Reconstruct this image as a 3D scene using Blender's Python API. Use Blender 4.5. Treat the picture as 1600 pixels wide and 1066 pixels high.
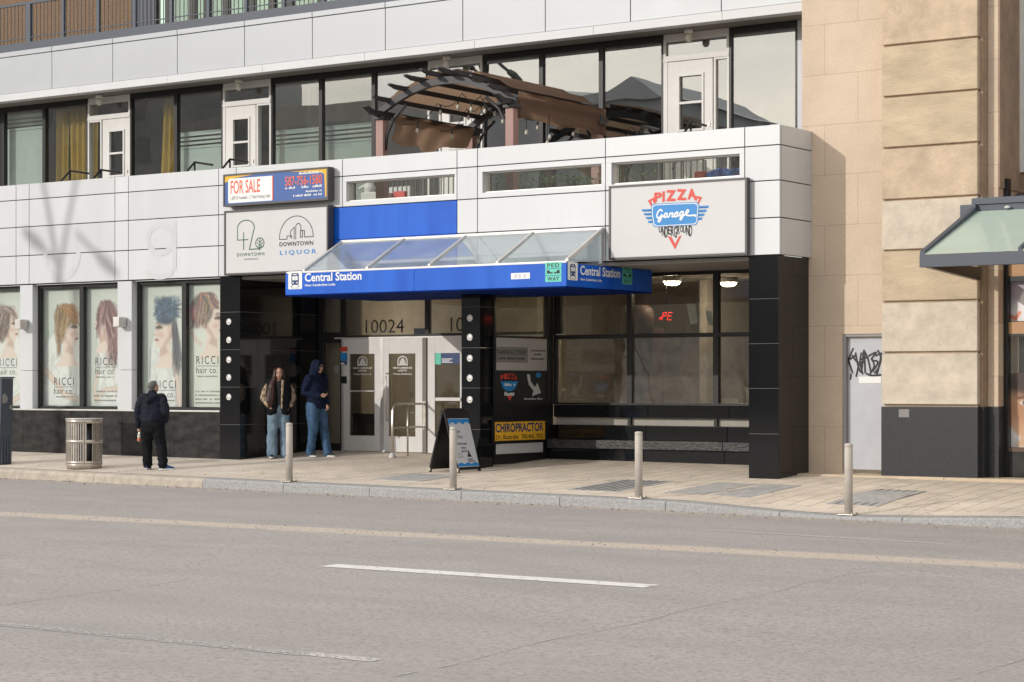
import bpy, bmesh, math, random
import numpy as np
from mathutils import Vector, Matrix
random.seed(7); np.random.seed(7)
R = math.radians
for o in list(bpy.data.objects): bpy.data.objects.remove(o)
scene = bpy.context.scene
COL = scene.collection

# ------------------------------------------------------------------ camera
FOC = 3212.0; TH = R(34.4); HZ = 600.0; YC = -28.7; ZC = 1.48
cd = bpy.data.cameras.new('camera'); cam = bpy.data.objects.new('camera', cd); COL.objects.link(cam)
cam.location = (0, YC, ZC); cam.rotation_euler = (R(90), 0, TH)
cd.sensor_width = 36; cd.lens = 36*FOC/1600; cd.shift_y = (HZ-533)/1600
cd.clip_start = 0.1; cd.clip_end = 2000
scene.camera = cam

# ------------------------------------------------------------------ light
SUN = Vector((0.577, 1.05, -0.427)).normalized()      # direction the light travels
SUN_EL = math.asin(-SUN.z); SUN_AZ = math.atan2(-SUN.x, -SUN.y)
w = bpy.data.worlds.new('World'); scene.world = w; w.use_nodes = True
nt = w.node_tree; bg = nt.nodes['Background']
sky = nt.nodes.new('ShaderNodeTexSky'); sky.sky_type = 'NISHITA'; sky.sun_disc = False
sky.sun_elevation = SUN_EL; sky.sun_rotation = SUN_AZ
sky.air_density = 1.0; sky.dust_density = 1.6; sky.ozone_density = 1.0; sky.altitude = 600
# thin bright cloud over the clear sky
tcw = nt.nodes.new('ShaderNodeTexCoord'); mpw = nt.nodes.new('ShaderNodeMapping'); mpw.inputs['Scale'].default_value = (1, 1, 3.2)
nzw = nt.nodes.new('ShaderNodeTexNoise'); nzw.inputs['Scale'].default_value = 1.7; nzw.inputs['Detail'].default_value = 7; nzw.inputs['Roughness'].default_value = .55
crw = nt.nodes.new('ShaderNodeMapRange'); crw.inputs[1].default_value = .34; crw.inputs[2].default_value = .62; crw.inputs[3].default_value = .35; crw.inputs[4].default_value = .95
mxw = nt.nodes.new('ShaderNodeMix'); mxw.data_type = 'RGBA'; CLOUD = 10.5; mxw.inputs[7].default_value = (CLOUD, CLOUD*.975, CLOUD*.94, 1)
nt.links.new(tcw.outputs['Generated'], mpw.inputs[0]); nt.links.new(mpw.outputs[0], nzw.inputs['Vector']); nt.links.new(nzw.outputs[0], crw.inputs[0]); nt.links.new(crw.outputs[0], mxw.inputs[0])
nt.links.new(sky.outputs[0], mxw.inputs[6]); nt.links.new(mxw.outputs[2], bg.inputs[0]); bg.inputs[1].default_value = 0.13
sl = bpy.data.lights.new('sun', 'SUN'); so = bpy.data.objects.new('sun', sl); COL.objects.link(so)
sl.energy = 2.1; sl.angle = R(0.5); sl.color = (1.0, 0.955, 0.895)
so.rotation_euler = SUN.to_track_quat('-Z', 'Y').to_euler(); so.location = (-40, -60, 40)
scene.view_settings.view_transform = 'Standard'; scene.view_settings.look = 'None'
scene.view_settings.exposure = 0.03; scene.view_settings.gamma = 1
scene.cycles.max_bounces = 10; scene.cycles.transparent_max_bounces = 24

# ------------------------------------------------------------------ surveying: photo bearing -> metres on a plane of known depth
_s, _c = math.sin(TH), math.cos(TH)
def dep(px, Y): return (Y-YC)/(_c+(px-800)/FOC*_s)
def wx(px, Y=0.0): return dep(px, Y)*(-_s+(px-800)/FOC*_c)
def wz(px, py, Y=0.0): return ZC+(HZ-py)/FOC*dep(px, Y)
def yat(px, X):      # depth at which the bearing px meets the plane x = X
    u = (px-800)/FOC; return YC+X/((-_s+u*_c)/(_c+u*_s))
def edge(X): return -3.3-.03*(X+20)                   # kerb line
def dip(X, Y):
    t = max(0, 1-((X+12.0)/2.8)**2); q = min(1, max(0, (-1.6-Y)/1.6)); return .085*t*t*q
def gz(X, Y): return .052*Y+.00626*(-14.87-X)-dip(X, Y)
def rz(X): return -.285-.0058*(X+20)

# ------------------------------------------------------------------ helpers
def C(r, g, b):
    f = lambda v: v/12.92 if v <= .04045 else ((v+.055)/1.055)**2.4
    return (f(r/255), f(g/255), f(b/255), 1)
def mat(name, col, rough=.6, metal=0, var=0.0, scale=6, bump=0, bscale=60, spec=.5, emit=None, estr=0, stretch=None, coat=0, var2=None):
    m = bpy.data.materials.new(name); m.use_nodes = True; n = m.node_tree.nodes; L = m.node_tree.links
    p = n['Principled BSDF']; p.inputs['Roughness'].default_value = rough; p.inputs['Metallic'].default_value = metal
    p.inputs['Specular IOR Level'].default_value = spec; p.inputs['Base Color'].default_value = col
    if coat: p.inputs['Coat Weight'].default_value = coat; p.inputs['Coat Roughness'].default_value = .08
    if emit: p.inputs['Emission Color'].default_value = emit; p.inputs['Emission Strength'].default_value = estr
    if var or bump:
        tc = n.new('ShaderNodeTexCoord'); mp = n.new('ShaderNodeMapping'); L.new(tc.outputs['Object'], mp.inputs[0])
        if stretch: mp.inputs['Scale'].default_value = stretch
    if var:
        t = n.new('ShaderNodeTexNoise'); t.inputs['Scale'].default_value = scale; t.inputs['Detail'].default_value = 8; t.inputs['Roughness'].default_value = .65
        L.new(mp.outputs[0], t.inputs['Vector'])
        cr = n.new('ShaderNodeValToRGB'); cr.color_ramp.elements[0].position = .3; cr.color_ramp.elements[1].position = .7
        a = [max(0, v*(1-var)) for v in col[:3]]; b = [min(1, v*(1+var)) for v in col[:3]]
        if var2: b = var2[:3]
        cr.color_ramp.elements[0].color = (*a, 1); cr.color_ramp.elements[1].color = (*b, 1)
        L.new(t.outputs[0], cr.inputs[0]); L.new(cr.outputs[0], p.inputs['Base Color'])
        mr = n.new('ShaderNodeMapRange'); mr.inputs[3].default_value = max(.02, rough-.08); mr.inputs[4].default_value = min(1, rough+.1)
        L.new(t.outputs[0], mr.inputs[0]); L.new(mr.outputs[0], p.inputs['Roughness'])
    if bump:
        t2 = n.new('ShaderNodeTexNoise'); t2.inputs['Scale'].default_value = bscale; t2.inputs['Detail'].default_value = 6
        L.new(mp.outputs[0], t2.inputs['Vector'])
        bp = n.new('ShaderNodeBump'); bp.inputs['Strength'].default_value = bump; bp.inputs['Distance'].default_value = .02
        L.new(t2.outputs[0], bp.inputs['Height']); L.new(bp.outputs[0], p.inputs['Normal'])
    return m
def glass(name, tint=(.8, .85, .82), lo=.05, wav=.0, wscale=.8, dirt=0.0, gcol=(1, 1, 1), rough=.0, dcol=(.42, .38, .31), film=0.0):
    m = bpy.data.materials.new(name); m.use_nodes = True; n = m.node_tree.nodes; L = m.node_tree.links
    n.remove(n['Principled BSDF']); out = n['Material Output']
    tr = n.new('ShaderNodeBsdfTransparent'); tr.inputs[0].default_value = (*tint, 1)
    gl = n.new('ShaderNodeBsdfGlossy'); gl.inputs['Roughness'].default_value = rough; gl.inputs['Color'].default_value = (*gcol, 1)
    lw = n.new('ShaderNodeLayerWeight'); lw.inputs[0].default_value = .5      # Schlick reflectance, the same from both sides of the pane
    pw = n.new('ShaderNodeMath'); pw.operation = 'POWER'; pw.inputs[1].default_value = 5; L.new(lw.outputs['Facing'], pw.inputs[0])
    mr = n.new('ShaderNodeMapRange'); mr.inputs[3].default_value = .04+lo; mr.inputs[4].default_value = 1.0
    L.new(pw.outputs[0], mr.inputs[0])
    mx = n.new('ShaderNodeMixShader'); L.new(mr.outputs[0], mx.inputs[0]); L.new(tr.outputs[0], mx.inputs[1]); L.new(gl.outputs[0], mx.inputs[2])
    last = mx
    if film:      # an even frosted or dusty film
        df = n.new('ShaderNodeBsdfDiffuse'); df.inputs[0].default_value = (*dcol, 1); m3 = n.new('ShaderNodeMixShader'); m3.inputs[0].default_value = film
        L.new(mx.outputs[0], m3.inputs[1]); L.new(df.outputs[0], m3.inputs[2]); mx = m3; last = m3
    tc = n.new('ShaderNodeTexCoord')
    if wav:
        t = n.new('ShaderNodeTexNoise'); t.inputs['Scale'].default_value = wscale; t.inputs['Detail'].default_value = 2
        L.new(tc.outputs['Object'], t.inputs['Vector'])
        bp = n.new('ShaderNodeBump'); bp.inputs['Strength'].default_value = 1; bp.inputs['Distance'].default_value = wav
        L.new(t.outputs[0], bp.inputs['Height']); L.new(bp.outputs[0], gl.inputs['Normal'])
    if dirt:
        t = n.new('ShaderNodeTexNoise'); t.inputs['Scale'].default_value = 2.2; t.inputs['Detail'].default_value = 9; t.inputs['Roughness'].default_value = .7
        L.new(tc.outputs['Object'], t.inputs['Vector'])
        cr = n.new('ShaderNodeMapRange'); cr.inputs[1].default_value = .42; cr.inputs[2].default_value = .78; cr.inputs[3].default_value = dirt*.12; cr.inputs[4].default_value = dirt
        L.new(t.outputs[0], cr.inputs[0])
        df = n.new('ShaderNodeBsdfDiffuse'); df.inputs[0].default_value = (*dcol, 1)
        m2 = n.new('ShaderNodeMixShader'); L.new(cr.outputs[0], m2.inputs[0]); L.new(mx.outputs[0], m2.inputs[1]); L.new(df.outputs[0], m2.inputs[2]); last = m2
    L.new(last.outputs[0], out.inputs[0]); return m

class MB:
    def __init__(s): s.bm = bmesh.new()
    def poly(s, pts, m=0):
        f = s.bm.faces.new([s.bm.verts.new(p) for p in pts]); f.material_index = m; return f
    def hexa(s, p, m=0):   # p: 4 bottom ccw, 4 top
        v = [s.bm.verts.new(q) for q in p]; fs = []
        for idx in ((3, 2, 1, 0), (4, 5, 6, 7), (0, 1, 5, 4), (1, 2, 6, 5), (2, 3, 7, 6), (3, 0, 4, 7)):
            f = s.bm.faces.new([v[i] for i in idx]); f.material_index = m; fs.append(f)
        return fs
    def box(s, x0, x1, y0, y1, z0, z1, m=0, bev=0):
        if x1 < x0: x0, x1 = x1, x0
        if y1 < y0: y0, y1 = y1, y0
        if z1 < z0: z0, z1 = z1, z0
        fs = s.hexa([(x0, y0, z0), (x1, y0, z0), (x1, y1, z0), (x0, y1, z0), (x0, y0, z1), (x1, y0, z1), (x1, y1, z1), (x0, y1, z1)], m)
        if bev:
            es = list({e for f in fs for e in f.edges})
            r = bmesh.ops.bevel(s.bm, geom=es, offset=bev, segments=2, affect='EDGES', profile=.6)
            for f in r['faces']: f.material_index = m
        return s
    def prism(s, pts, vec, m=0):     # planar polygon extruded along vec
        v = Vector(vec); a = [s.bm.verts.new(p) for p in pts]; b = [s.bm.verts.new(Vector(p)+v) for p in pts]
        n = len(pts); fs = [s.bm.faces.new(a), s.bm.faces.new(b[::-1])]
        for i in range(n): fs.append(s.bm.faces.new([a[(i+1) % n], a[i], b[i], b[(i+1) % n]]))
        for f in fs: f.material_index = m
        return s
    def tube(s, pts, r, seg=10, m=0, cap=True, rr=None):
        pts = [Vector(p) for p in pts]; rings = []
        for i, p in enumerate(pts):
            d = (pts[min(i+1, len(pts)-1)]-pts[max(i-1, 0)]).normalized()
            a = d.cross(Vector((0, 0, 1)));
            if a.length < .05: a = d.cross(Vector((0, 1, 0)))
            a.normalize(); b = d.cross(a).normalized(); q = rr[i] if rr else r
            rings.append([s.bm.verts.new(p+a*q*math.cos(t)+b*q*math.sin(t)) for t in [2*math.pi*k/seg for k in range(seg)]])
        for i in range(len(rings)-1):
            for k in range(seg):
                f = s.bm.faces.new([rings[i][k], rings[i][(k+1) % seg], rings[i+1][(k+1) % seg], rings[i+1][k]]); f.material_index = m; f.smooth = True
        if cap:
            for q in (rings[0][::-1], rings[-1]):
                f = s.bm.faces.new(q); f.material_index = m
        return s
    def lathe(s, prof, c=(0, 0, 0), seg=24, m=0, axis='z'):
        rings = []
        for r, z in prof:
            ring = []
            for k in range(seg):
                t = 2*math.pi*k/seg; q = (r*math.cos(t), r*math.sin(t), z)
                if axis == 'y': q = (q[0], q[2], q[1])
                if axis == 'x': q = (q[2], q[0], q[1])
                ring.append(s.bm.verts.new(Vector(c)+Vector(q)))
            rings.append(ring)
        for i in range(len(rings)-1):
            for k in range(seg):
                f = s.bm.faces.new([rings[i][k], rings[i][(k+1) % seg], rings[i+1][(k+1) % seg], rings[i+1][k]]); f.material_index = m; f.smooth = True
        for q in (rings[0][::-1], rings[-1]):
            f = s.bm.faces.new(q); f.material_index = m
        return s
    def limb(s, pts, rad, seg=14, cap=True):   # tapered loft, rad = r or (rx,ry); round ends
        pts = [Vector(p) for p in pts]; rad = [(r, r) if not isinstance(r, tuple) else r for r in rad]
        if cap:
            d0 = (pts[0]-pts[1]).normalized(); d1 = (pts[-1]-pts[-2]).normalized(); P = []; Q = []
            for k in (1, .7, .35):
                h = math.sqrt(max(0, 1-k*k)); m0 = min(rad[0])
                P.append(pts[0]+d0*m0*k); Q.append((rad[0][0]*max(h, .12), rad[0][1]*max(h, .12)))
            P += pts; Q += rad
            for k in (.35, .7, 1):
                h = math.sqrt(max(0, 1-k*k)); m1 = min(rad[-1])
                P.append(pts[-1]+d1*m1*k); Q.append((rad[-1][0]*max(h, .12), rad[-1][1]*max(h, .12)))
            pts, rad = P, Q
        rings = []
        for i, p in enumerate(pts):
            d = (pts[min(i+1, len(pts)-1)]-pts[max(i-1, 0)]).normalized()
            b = Vector((0, 1, 0))-d*d.y
            if b.length < .15: b = Vector((0, 0, 1))-d*d.z
            b.normalize(); a = b.cross(d).normalized()
            rings.append([s.bm.verts.new(p+a*rad[i][0]*math.cos(t)+b*rad[i][1]*math.sin(t)) for t in [2*math.pi*k/seg for k in range(seg)]])
        for i in range(len(rings)-1):
            for k in range(seg): s.bm.faces.new([rings[i][k], rings[i][(k+1) % seg], rings[i+1][(k+1) % seg], rings[i+1][k]])
        s.bm.faces.new(rings[0][::-1]); s.bm.faces.new(rings[-1]); return s
    def ball(s, c, r, m=0, seg=12):
        r = r if isinstance(r, tuple) else (r, r, r)
        g = bmesh.ops.create_uvsphere(s.bm, u_segments=seg, v_segments=max(6, seg*2//3), radius=1, matrix=Matrix.Translation(c) @ Matrix.Diagonal((*r, 1)))
        for v in g['verts']:
            for f in v.link_faces: f.material_index = m; f.smooth = True
        return s
    def add_mesh(s, me, M=None, m=0):
        n0 = len(s.bm.verts); f0 = len(s.bm.faces); s.bm.from_mesh(me); s.bm.verts.ensure_lookup_table(); s.bm.faces.ensure_lookup_table()
        if M is not None:
            for v in s.bm.verts[n0:]: v.co = M @ v.co
        for f in s.bm.faces[f0:]: f.material_index = m
        return s
    def build(s, name, mats, parent=None, remesh=0, smooth=0, keep_normals=False):
        me = bpy.data.meshes.new(name)
        if not keep_normals: bmesh.ops.recalc_face_normals(s.bm, faces=s.bm.faces)
        s.bm.to_mesh(me); s.bm.free()
        for q in (mats if isinstance(mats, (list, tuple)) else [mats]): me.materials.append(q)
        o = bpy.data.objects.new(name, me); COL.objects.link(o)
        if remesh:
            r = o.modifiers.new('r', 'REMESH'); r.mode = 'VOXEL'; r.voxel_size = remesh; r.use_smooth_shade = True
            if smooth: q = o.modifiers.new('s', 'SMOOTH'); q.iterations = smooth; q.factor = .5
            dg = bpy.context.evaluated_depsgraph_get(); me2 = bpy.data.meshes.new_from_object(o.evaluated_get(dg))
            o.modifiers.clear(); o.data = me2
            me2.materials.clear()
            for q in (mats if isinstance(mats, (list, tuple)) else [mats]): me2.materials.append(q)
        if parent is not None:
            o.parent = parent
            L = LOC.get(parent.name)
            if L is not None: o.location = -Vector(L)
        return o
LOC = {}
def thing(name, label, cat, loc=None, group=None, rz_=0):
    """Empty at the base of a thing; loc given -> its parts are built in world metres, else in local metres."""
    o = bpy.data.objects.new(name, None); COL.objects.link(o); o.empty_display_size = .2
    o['label'] = label; o['category'] = cat
    if group: o['group'] = group
    if loc is not None: o.location = loc; LOC[o.name] = loc
    o.rotation_euler = (0, 0, rz_); return o
def tag(o, label=None, cat=None, group=None, kind=None):
    if label: o['label'] = label
    if cat: o['category'] = cat
    if group: o['group'] = group
    if kind: o['kind'] = kind
    return o
def dup(root, loc, label=None, rz_=0):
    def cp(o, par):
        c = o.copy(); COL.objects.link(c); c.parent = par
        for ch in o.children: cp(ch, c)
        return c
    c = cp(root, None); c.location = loc; c.rotation_euler = (0, 0, rz_)
    if label: c['label'] = label
    return c
class Plane:           # local sheet: u to the right, v up, w out towards the viewer
    def __init__(s, O, U=(1, 0, 0), V=(0, 0, 1), flip=False):
        s.O = Vector(O); s.U = Vector(U).normalized(); s.V = Vector(V).normalized(); s.W = s.U.cross(s.V)
    def p(s, u, v, w=0): return s.O+s.U*u+s.V*v+s.W*w
    def M(s, u=0, v=0, w=0):
        m = Matrix((s.U, s.V, s.W)).transposed().to_4x4(); m.translation = s.p(u, v, w); return m
_txt = {}
def text_mesh(body, bold=0.0, shear=0.0, space=1.0):
    k = (body, bold, shear, space)
    if k in _txt: return _txt[k]
    cu = bpy.data.curves.new('t', 'FONT'); cu.body = body; cu.size = 1; cu.offset = bold; cu.shear = shear; cu.space_character = space
    cu.resolution_u = 3; cu.extrude = 0
    o = bpy.data.objects.new('t', cu); COL.objects.link(o)
    dg = bpy.context.evaluated_depsgraph_get(); me = bpy.data.meshes.new_from_object(o.evaluated_get(dg))
    bpy.data.objects.remove(o)
    v = np.empty(len(me.vertices)*3); me.vertices.foreach_get('co', v); v = v.reshape(-1, 3)
    bb = (v[:, 0].min(), v[:, 0].max(), v[:, 1].min(), v[:, 1].max()) if len(v) else (0, 1, 0, 1)
    _txt[k] = (me, bb); return _txt[k]
def text(mb, pl, body, u0, v0, u1, v1, bold=0.0, shear=0, space=1.0, m=0, w=.003, mirror=False):
    """lettering stretched to fill the rectangle u0..u1, v0..v1 (v0 bottom) of plane pl, as thin relief"""
    me, bb = text_mesh(body, bold, shear, space)
    sx = (u1-u0)/(bb[1]-bb[0]); sy = (v1-v0)/(bb[3]-bb[2])
    S = Matrix.Translation((u0, v0, w)) @ Matrix.Diagonal((sx, sy, 1, 1)) @ Matrix.Translation((-bb[0], -bb[2], 0))
    mb.add_mesh(me, pl.M() @ S, m)
def ribbon(mb, pl, pts, wd, w=.003, m=0, closed=False, disc=True):
    """one mitred stroke; it climbs a hair's breadth along its length so that crossings never share a plane"""
    P = [Vector((a, b)) for a, b in pts]; P = [p for i, p in enumerate(P) if i == 0 or (p-P[i-1]).length > 1e-5]; n = len(P); prev = None
    for i in range(n):
        d0 = (P[i]-P[i-1]) if i else (P[1]-P[0]); d1 = (P[i+1]-P[i]) if i < n-1 else d0
        d0 = d0.normalized(); d1 = d1.normalized(); d = (d0+d1)
        d = d.normalized() if d.length > .3 else d1
        k = min(1.8, 1/max(.4, d.dot(d1))); q = Vector((-d.y, d.x))*wd/2*k; p = P[i]
        if disc and i == 0: p = p-d1*wd*.4
        if disc and i == n-1: p = p+d0*wd*.4
        ww = w+.0025*i/max(1, n-1); cur = [mb.bm.verts.new(pl.p(*(p-q), ww)), mb.bm.verts.new(pl.p(*(p+q), ww))]
        if prev: f = mb.bm.faces.new([prev[0], cur[0], cur[1], prev[1]]); f.material_index = m
        prev = cur
def fill(mb, pl, pts, w=.003, m=0): mb.poly([pl.p(a, b, w) for a, b in pts], m)
def rrect(u0, v0, u1, v1, r, n=5):
    out = []
    for cx, cy, a0 in ((u1-r, v1-r, 0), (u0+r, v1-r, 90), (u0+r, v0+r, 180), (u1-r, v0+r, 270)):
        for k in range(n+1):
            t = R(a0+90*k/n); out.append((cx+r*math.cos(t), cy+r*math.sin(t)))
    return out
def catmull(pts, n=6):
    P = [Vector(p) for p in pts]; P = [P[0]]+P+[P[-1]]; out = []
    for i in range(1, len(P)-2):
        a, b, c, d = P[i-1:i+3]
        for k in range(n):
            t = k/n; out.append(.5*((2*b)+(c-a)*t+(2*a-5*b+4*c-d)*t*t+(3*b-a-3*c+d)*t**3))
    out.append(P[-2]); return [tuple(q) for q in out]
def frame_rect(mb, x0, x1, z0, z1, y0, y1, wd, m=0, wt=None, wb=None):
    wt = wt or wd; wb = wb or wd
    mb.box(x0, x0+wd, y0, y1, z0, z1, m); mb.box(x1-wd, x1, y0, y1, z0, z1, m)
    mb.box(x0+wd, x1-wd, y0+.002, y1-.002, z1-wt, z1, m); mb.box(x0+wd, x1-wd, y0+.002, y1-.002, z0, z0+wb, m)
# ------------------------------------------------------------------ materials
M = {}
for _k, _v in (('panel', .535), ('panel_b', .515), ('panel_c', .55)): M[_k] = mat(_k, (_v*1.01, _v*1.03, _v*1.055, 1), rough=.45, metal=.12, var=.045, scale=1.2, stretch=(1.6, 1.6, .3), bump=.05, bscale=1.5)
M['panel_up'] = mat('panel_up', (.405, .42, .44, 1), rough=.42, metal=.12, var=.04, scale=.7)
M['band'] = mat('band', (.60, .60, .61, 1), rough=.5, var=.05, scale=1.5)
M['joint'] = mat('joint', (.02, .02, .02, 1), rough=.8)
M['blue'] = mat('blue', (.004, .088, .52, 1), rough=.40, var=.12, scale=1.4, stretch=(1.3, 1, .2), spec=.3, var2=(.012, .125, .60))
M['granite'] = mat('granite', (.006, .0065, .0075, 1), rough=.03, var=.4, scale=40, spec=.5)
M['granite_mat'] = mat('granite_mat', (.011, .011, .0115, 1), rough=.36, var=.7, scale=3.2, spec=.28, stretch=(1, 1, 1.8), var2=(.040, .038, .036))
M['mortar'] = mat('mortar', (.25, .24, .22, 1), rough=.9)
M['black'] = mat('black', (.010, .010, .011, 1), rough=.35, var=.2, scale=5)
M['frame'] = mat('frame', (.022, .021, .021, 1), rough=.4, metal=.3)
M['white'] = mat('white', (.66, .645, .62, 1), rough=.5, var=.06, scale=4)
M['alum'] = mat('alum', (.62, .60, .57, 1), rough=.38, metal=.55, var=.08, scale=5)
M['steel'] = mat('steel', (.55, .50, .44, 1), rough=.33, metal=.85, var=.12, scale=9)
M['bluegrey'] = mat('bluegrey', (.060, .072, .095, 1), rough=.5, var=.12, scale=5)
M['soffit'] = mat('soffit', (.20, .185, .165, 1), rough=.8, var=.1, scale=3)
M['beige'] = mat('beige', (.52, .475, .40, 1), rough=.85, var=.08, scale=1.5)
M['dkroom'] = mat('dkroom', (.33, .32, .31, 1), rough=.9, var=.3, scale=1.2)
M['yellow'] = mat('yellow', (.78, .56, .09, 1), rough=.85, var=.12, scale=3)
M['paleblind'] = mat('paleblind', (.50, .57, .52, 1), rough=.9, var=.05, scale=1.5)
M['brick'] = mat('brick', (.20, .125, .075, 1), rough=.9, var=.35, scale=22, bump=.5, bscale=30)
M['fabric'] = mat('fabric', (.27, .19, .15, 1), rough=.9, var=.12, scale=5, bump=.2, bscale=40)
_n = M['fabric'].node_tree; _t = _n.nodes.new('ShaderNodeBsdfTranslucent'); _t.inputs[0].default_value = (.62, .43, .29, 1); _m = _n.nodes.new('ShaderNodeMixShader'); _m.inputs[0].default_value = .5
_n.links.new(_n.nodes['Principled BSDF'].outputs[0], _m.inputs[1]); _n.links.new(_t.outputs[0], _m.inputs[2]); _n.links.new(_m.outputs[0], _n.nodes['Material Output'].inputs[0])
M['pergola'] = mat('pergola', (.035, .033, .037, 1), rough=.5, var=.2, scale=6)
M['pinkpost'] = mat('pinkpost', (.36, .22, .19, 1), rough=.6, var=.08, scale=5)
M['signwhite'] = mat('signwhite', (.56, .555, .55, 1), rough=.45, var=.03, scale=2)
M['signframe'] = mat('signframe', (.075, .070, .068, 1), rough=.45, metal=.3)
M['red'] = mat('red', (.62, .055, .035, 1), rough=.5)
M['skyblue'] = mat('skyblue', (.02, .22, .55, 1), rough=.5)
M['navyink'] = mat('navyink', (.02, .05, .15, 1), rough=.5)
M['ink'] = mat('ink', (.02, .02, .022, 1), rough=.6)
M['greyink'] = mat('greyink', (.22, .21, .20, 1), rough=.6)
M['greenink'] = mat('greenink', (.015, .10, .05, 1), rough=.6)
M['paper'] = mat('paper', (.78, .78, .76, 1), rough=.55)
M['teal'] = mat('teal', (.12, .55, .42, 1), rough=.5)
M['salered'] = mat('salered', (.70, .13, .07, 1), rough=.55)
M['saleblue'] = mat('saleblue', (.035, .10, .32, 1), rough=.45)
M['saleyellow'] = mat('saleyellow', (.75, .42, .02, 1), rough=.5)
M['orange'] = mat('orange', (.92, .50, .03, 1), rough=.5, var=.05, scale=6)
M['turf'] = mat('turf', (.12, .21, .08, 1), rough=.95, var=.5, scale=14, bump=.6, bscale=50)
M['lamp_on'] = mat('lamp_on', (.9, .85, .7, 1), emit=(1, .90, .74, 1), estr=80)
M['neon'] = mat('neon', (.6, .02, .02, 1), emit=(1, .03, .03, 1), estr=2.2)
M['bulb'] = mat('bulb', (.6, .57, .5, 1), rough=.25)
M['tarp'] = mat('tarp', (.02, .11, .45, 1), rough=.5, var=.2, scale=8, bump=.5, bscale=9)
M['skin'] = mat('skin', (.50, .29, .20, 1), rough=.55, var=.06, scale=12)
M['hair_dark'] = mat('hair_dark', (.018, .010, .008, 1), rough=.5, var=.5, scale=30, stretch=(4, 4, .6), var2=(.075, .025, .016))
M['hair_grey'] = mat('hair_grey', (.10, .095, .09, 1), rough=.7, var=.5, scale=40)
M['blackcloth'] = mat('blackcloth', (.008, .0085, .011, 1), rough=.85, spec=.15, var=.3, scale=8, bump=.5, bscale=14)
M['navycloth'] = mat('navycloth', (.009, .014, .036, 1), rough=.9, spec=.15, var=.3, scale=8, bump=.5, bscale=14)
M['denim'] = mat('denim', (.028, .07, .145, 1), rough=.9, var=.5, scale=7, bump=.6, bscale=11, spec=.15, stretch=(1, 1, .45), var2=(.085, .16, .27))
M['denim_pale'] = mat('denim_pale', (.115, .18, .255, 1), rough=.9, var=.4, scale=7, bump=.6, bscale=11, spec=.15, stretch=(1, 1, .45), var2=(.27, .37, .46))
M['shoeblue'] = mat('shoeblue', (.02, .06, .19, 1), rough=.6)
M['shoeblack'] = mat('shoeblack', (.012, .012, .014, 1), rough=.6)
M['rubber'] = mat('rubber', (.66, .64, .60, 1), rough=.6)
M['asphalt_far'] = mat('asphalt_far', (.13, .125, .12, 1), rough=.9, var=.2, scale=2)
M['farwall'] = mat('farwall', (.40, .40, .40, 1), rough=.8, var=.15, scale=.3)
M['farwall2'] = mat('farwall2', (.40, .375, .35, 1), rough=.8, var=.15, scale=.3)
M['concrete'] = mat('concrete', (.36, .33, .29, 1), rough=.85, var=.12, scale=5)
GL = {}
GL['upper'] = glass('glass_upper', (.70, .74, .73), lo=.25, wav=.0045, wscale=.4, gcol=(.93, .94, .95))
GL['upper_clear'] = glass('glass_upper_clear', (.93, .95, .94), lo=.06, wav=.006, wscale=.5)
GL['upper_mid'] = glass('glass_upper_mid', (.92, .95, .94), lo=.17, wav=.005, wscale=.4, gcol=(.95, .94, .90))
GL['transom'] = glass('glass_transom', (.86, .85, .82), lo=.03, dirt=.12)
GL['shop'] = glass('glass_shop', (.97, .98, .975), lo=.0)
GL['door'] = glass('glass_door', (.66, .65, .62), lo=.04, dirt=.10)
GL['bay'] = glass('glass_bay', (.80, .78, .72), lo=.03, wav=.006, wscale=.6, dirt=.16)
GL['baylow'] = glass('glass_bay_low', (.78, .76, .71), lo=.08, wav=.038, wscale=.75, dirt=.20)
GL['buckled'] = glass('glass_buckled', (.78, .76, .71), lo=.12, wav=.06, wscale=.7, dirt=.18)
GL['canopy'] = glass('glass_canopy', (.88, .92, .93), lo=.05, dirt=.16, dcol=(.62, .67, .70), film=.14)
GL['slot'] = glass('glass_slot', (.95, .97, .94), lo=.04, dirt=.06)
GL['awning'] = glass('glass_awning', (.70, .80, .74), lo=.05, dirt=.12, dcol=(.55, .65, .58), film=.55)

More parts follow.
